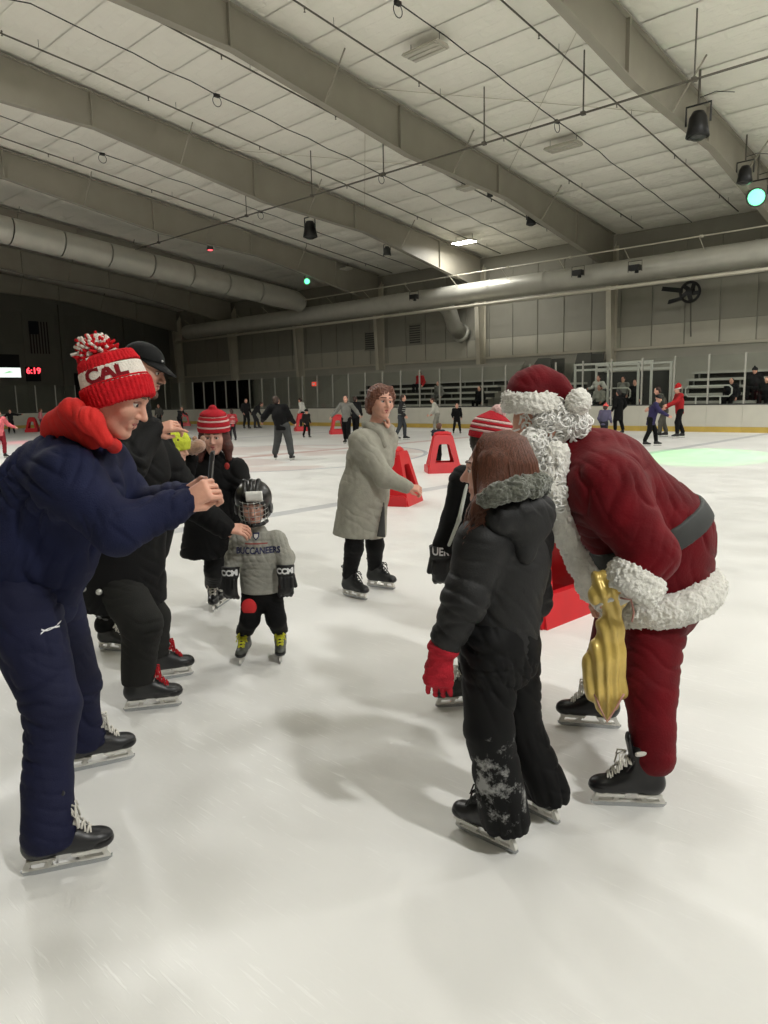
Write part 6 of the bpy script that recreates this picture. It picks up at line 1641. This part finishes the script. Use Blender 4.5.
far_person('skater in black and white striped top and jeans', (402, 440), 1.62, -PI*.05, (44, 44, 44), (62, 66, 70), stripes=(176, 176, 168), group=g, lean=.1, stride=.16, res=.02)
far_person('skater in white hoodie and pale trousers bending beside the boards', (436, 433), 1.5, PI*.95, (196, 194, 184), (150, 148, 138), group=g, lean=.3, armL=(.15, .1, .3))
far_person('child in black dress skating in front of the white boards', (457, 434), 1.22, -PI*.5, BLK, (24, 24, 25), group=g, stride=.02, splay=.2, coat=.12, hair=(40, 30, 26))
far_person('small child in dark jacket leaning over the red skating aid', (438, 468), .98, PI*.35, (40, 44, 54), BLK, group=g, lean=.35, armL=(.3, .05, .1), armR=(.3, .05, .1), hair=(96, 62, 44), stride=.05)
far_person('adult in long black coat in front of the white-framed box', (618, 434), 1.62, PI*.6, BLK, BLK, group=g, coat=.28, hair=(30, 26, 24))
far_person('child in pink hat and mauve jacket behind the red-suited back', (604, 443), 1.18, PI*.3, (92, 88, 112), (40, 40, 46), ('pom', (226, 96, 92)), group=g, lean=.2)
far_person('child in purple coat and black helmet leaning forward near the green light pool', (652, 446), 1.46, -PI*.1, (52, 46, 84), BLK, ('helmet', (20, 20, 22)), group=g, lean=.3, stride=.18, armL=(.25, .1, .24), armR=(.28, .1, .26), coat=.1)
far_person('adult in grey-green coat bending between the purple child and the red skater', (661, 437), 1.72, PI*.95, (74, 74, 66), (84, 82, 74), group=g, lean=.35, armL=(.25, .05, .25), armR=(.2, .1, .28), stride=.12)
far_person('skater in red top and floppy red hat by the right boards', (678, 438), 1.7, PI*.98, (158, 32, 36), BLK, ('floppy', (176, 32, 34)), group=g, armL=(.3, .05, .2), armR=(.2, .1, .25), lean=.08)
far_person('person in pink clothes cut off at the left edge', (2, 458), 1.42, -PI*.2, (216, 110, 116), (128, 30, 42), group=g, hair=(84, 50, 40), armL=(.1, .2, .2))
far_person('child in dark clothes with one arm stretched out at the far left', (12, 434), 1.3, -PI*.35, (30, 30, 30), BLK, group=g, armL=(.05, .5, .02), armR=(0, .3, .2), splay=.18)
far_person('child in pale pink jacket behind the red hood', (42, 432), 1.3, PI*.2, (226, 140, 146), (90, 60, 70), group=g, hair=(120, 80, 60))
far_person('child in red and white striped sweater at the left boards', (233, 441), 1.2, PI*.7, (178, 60, 66), (40, 36, 40), group=g, stripes=(220, 190, 188))
far_person('dark-clothed adult bending over at the left boards', (258, 429), 1.6, PI*.05, (36, 36, 38), (52, 52, 54), group=g, lean=.9, armL=(.1, .05, .4), armR=(.1, .05, .4))
far_person('dark-clothed adult standing behind the bending one at the left boards', (247, 429), 1.62, -PI*.3, (32, 30, 32), (36, 36, 38), group=g)
far_person('skater bent over the distant red aid at the left boards', (181, 430), 1.3, -PI*.2, (44, 44, 46), (30, 30, 32), group=g, lean=.5, armL=(.3, .05, .2), armR=(.3, .05, .2), hair=(120, 110, 100))
far_person('distant small figure in grey by the dark doorway', (160, 428), 1.4, -PI*.5, (90, 88, 84), (30, 30, 32), group=g)
# spectators on the bleachers
gs = 'spectators behind the glass'
def seat_at(u, row, v0=29.6): return W(u, v0 + row*.58 + .2, 1.12 + row*.30)
FACE = math.atan2(-VY, -VX)
def u_at(px, v): return on_v(px, 395, v)[0]
far_person('spectator in red jacket seated high on the middle bleacher', None, 1.7, FACE, (176, 40, 44), BLK, seat=seat_at(u_at(421, 31.6), 3), group=gs)
far_person('spectator in grey seated low on the middle bleacher', None, 1.65, FACE, (112, 110, 104), (80, 80, 76), seat=seat_at(u_at(440, 30.5), 1), group=gs)
far_person('spectator in black seated at the right end of the middle bleacher', None, 1.6, FACE, (24, 24, 26), BLK, seat=seat_at(u_at(481, 29.9), 0), group=gs)
far_person('spectator in black slumped at the left of the right bleacher', None, 1.6, FACE, (26, 26, 28), BLK, seat=seat_at(u_at(732, 29.9), 0), group=gs, bulk=1.25)
far_person('spectator in dark coat and hat on the right bleacher', None, 1.75, FACE, (28, 27, 28), BLK, ('pom', (24, 24, 26)), seat=seat_at(u_at(754, 30.4), 1), group=gs, bulk=1.3)
far_person('spectator in black at the right edge of the right bleacher', None, 1.6, FACE, (20, 20, 22), BLK, seat=seat_at(u_at(767, 29.9), 0), group=gs, bulk=1.2)
far_person('spectator in white jersey in the back of the white-framed box', None, 1.72, FACE, (212, 210, 202), (60, 60, 60), seat=W(u_at(598, 30.2), 30.25, 1.35), group=gs, hair=(40, 32, 28), armL=(.2, .1, .15), armR=(.2, .1, .15))
far_person('spectator in pale sweater in front of the white jersey', None, 1.7, FACE, (172, 170, 160), (36, 36, 38), seat=W(u_at(600, 29.5), 29.45, .95), group=gs, armL=(.2, .05, .25), armR=(.2, .05, .25))
far_person('spectator in grey plaid at the middle of the white-framed box', None, 1.65, FACE, (140, 138, 130), (60, 60, 60), seat=W(u_at(623, 30.2), 30.2, 1.3), group=gs)
far_person('spectator in dark coat at the right of the white-framed box', None, 1.75, FACE, (34, 34, 36), (30, 30, 32), seat=W(u_at(634, 29.5), 29.6, 1.1), group=gs)
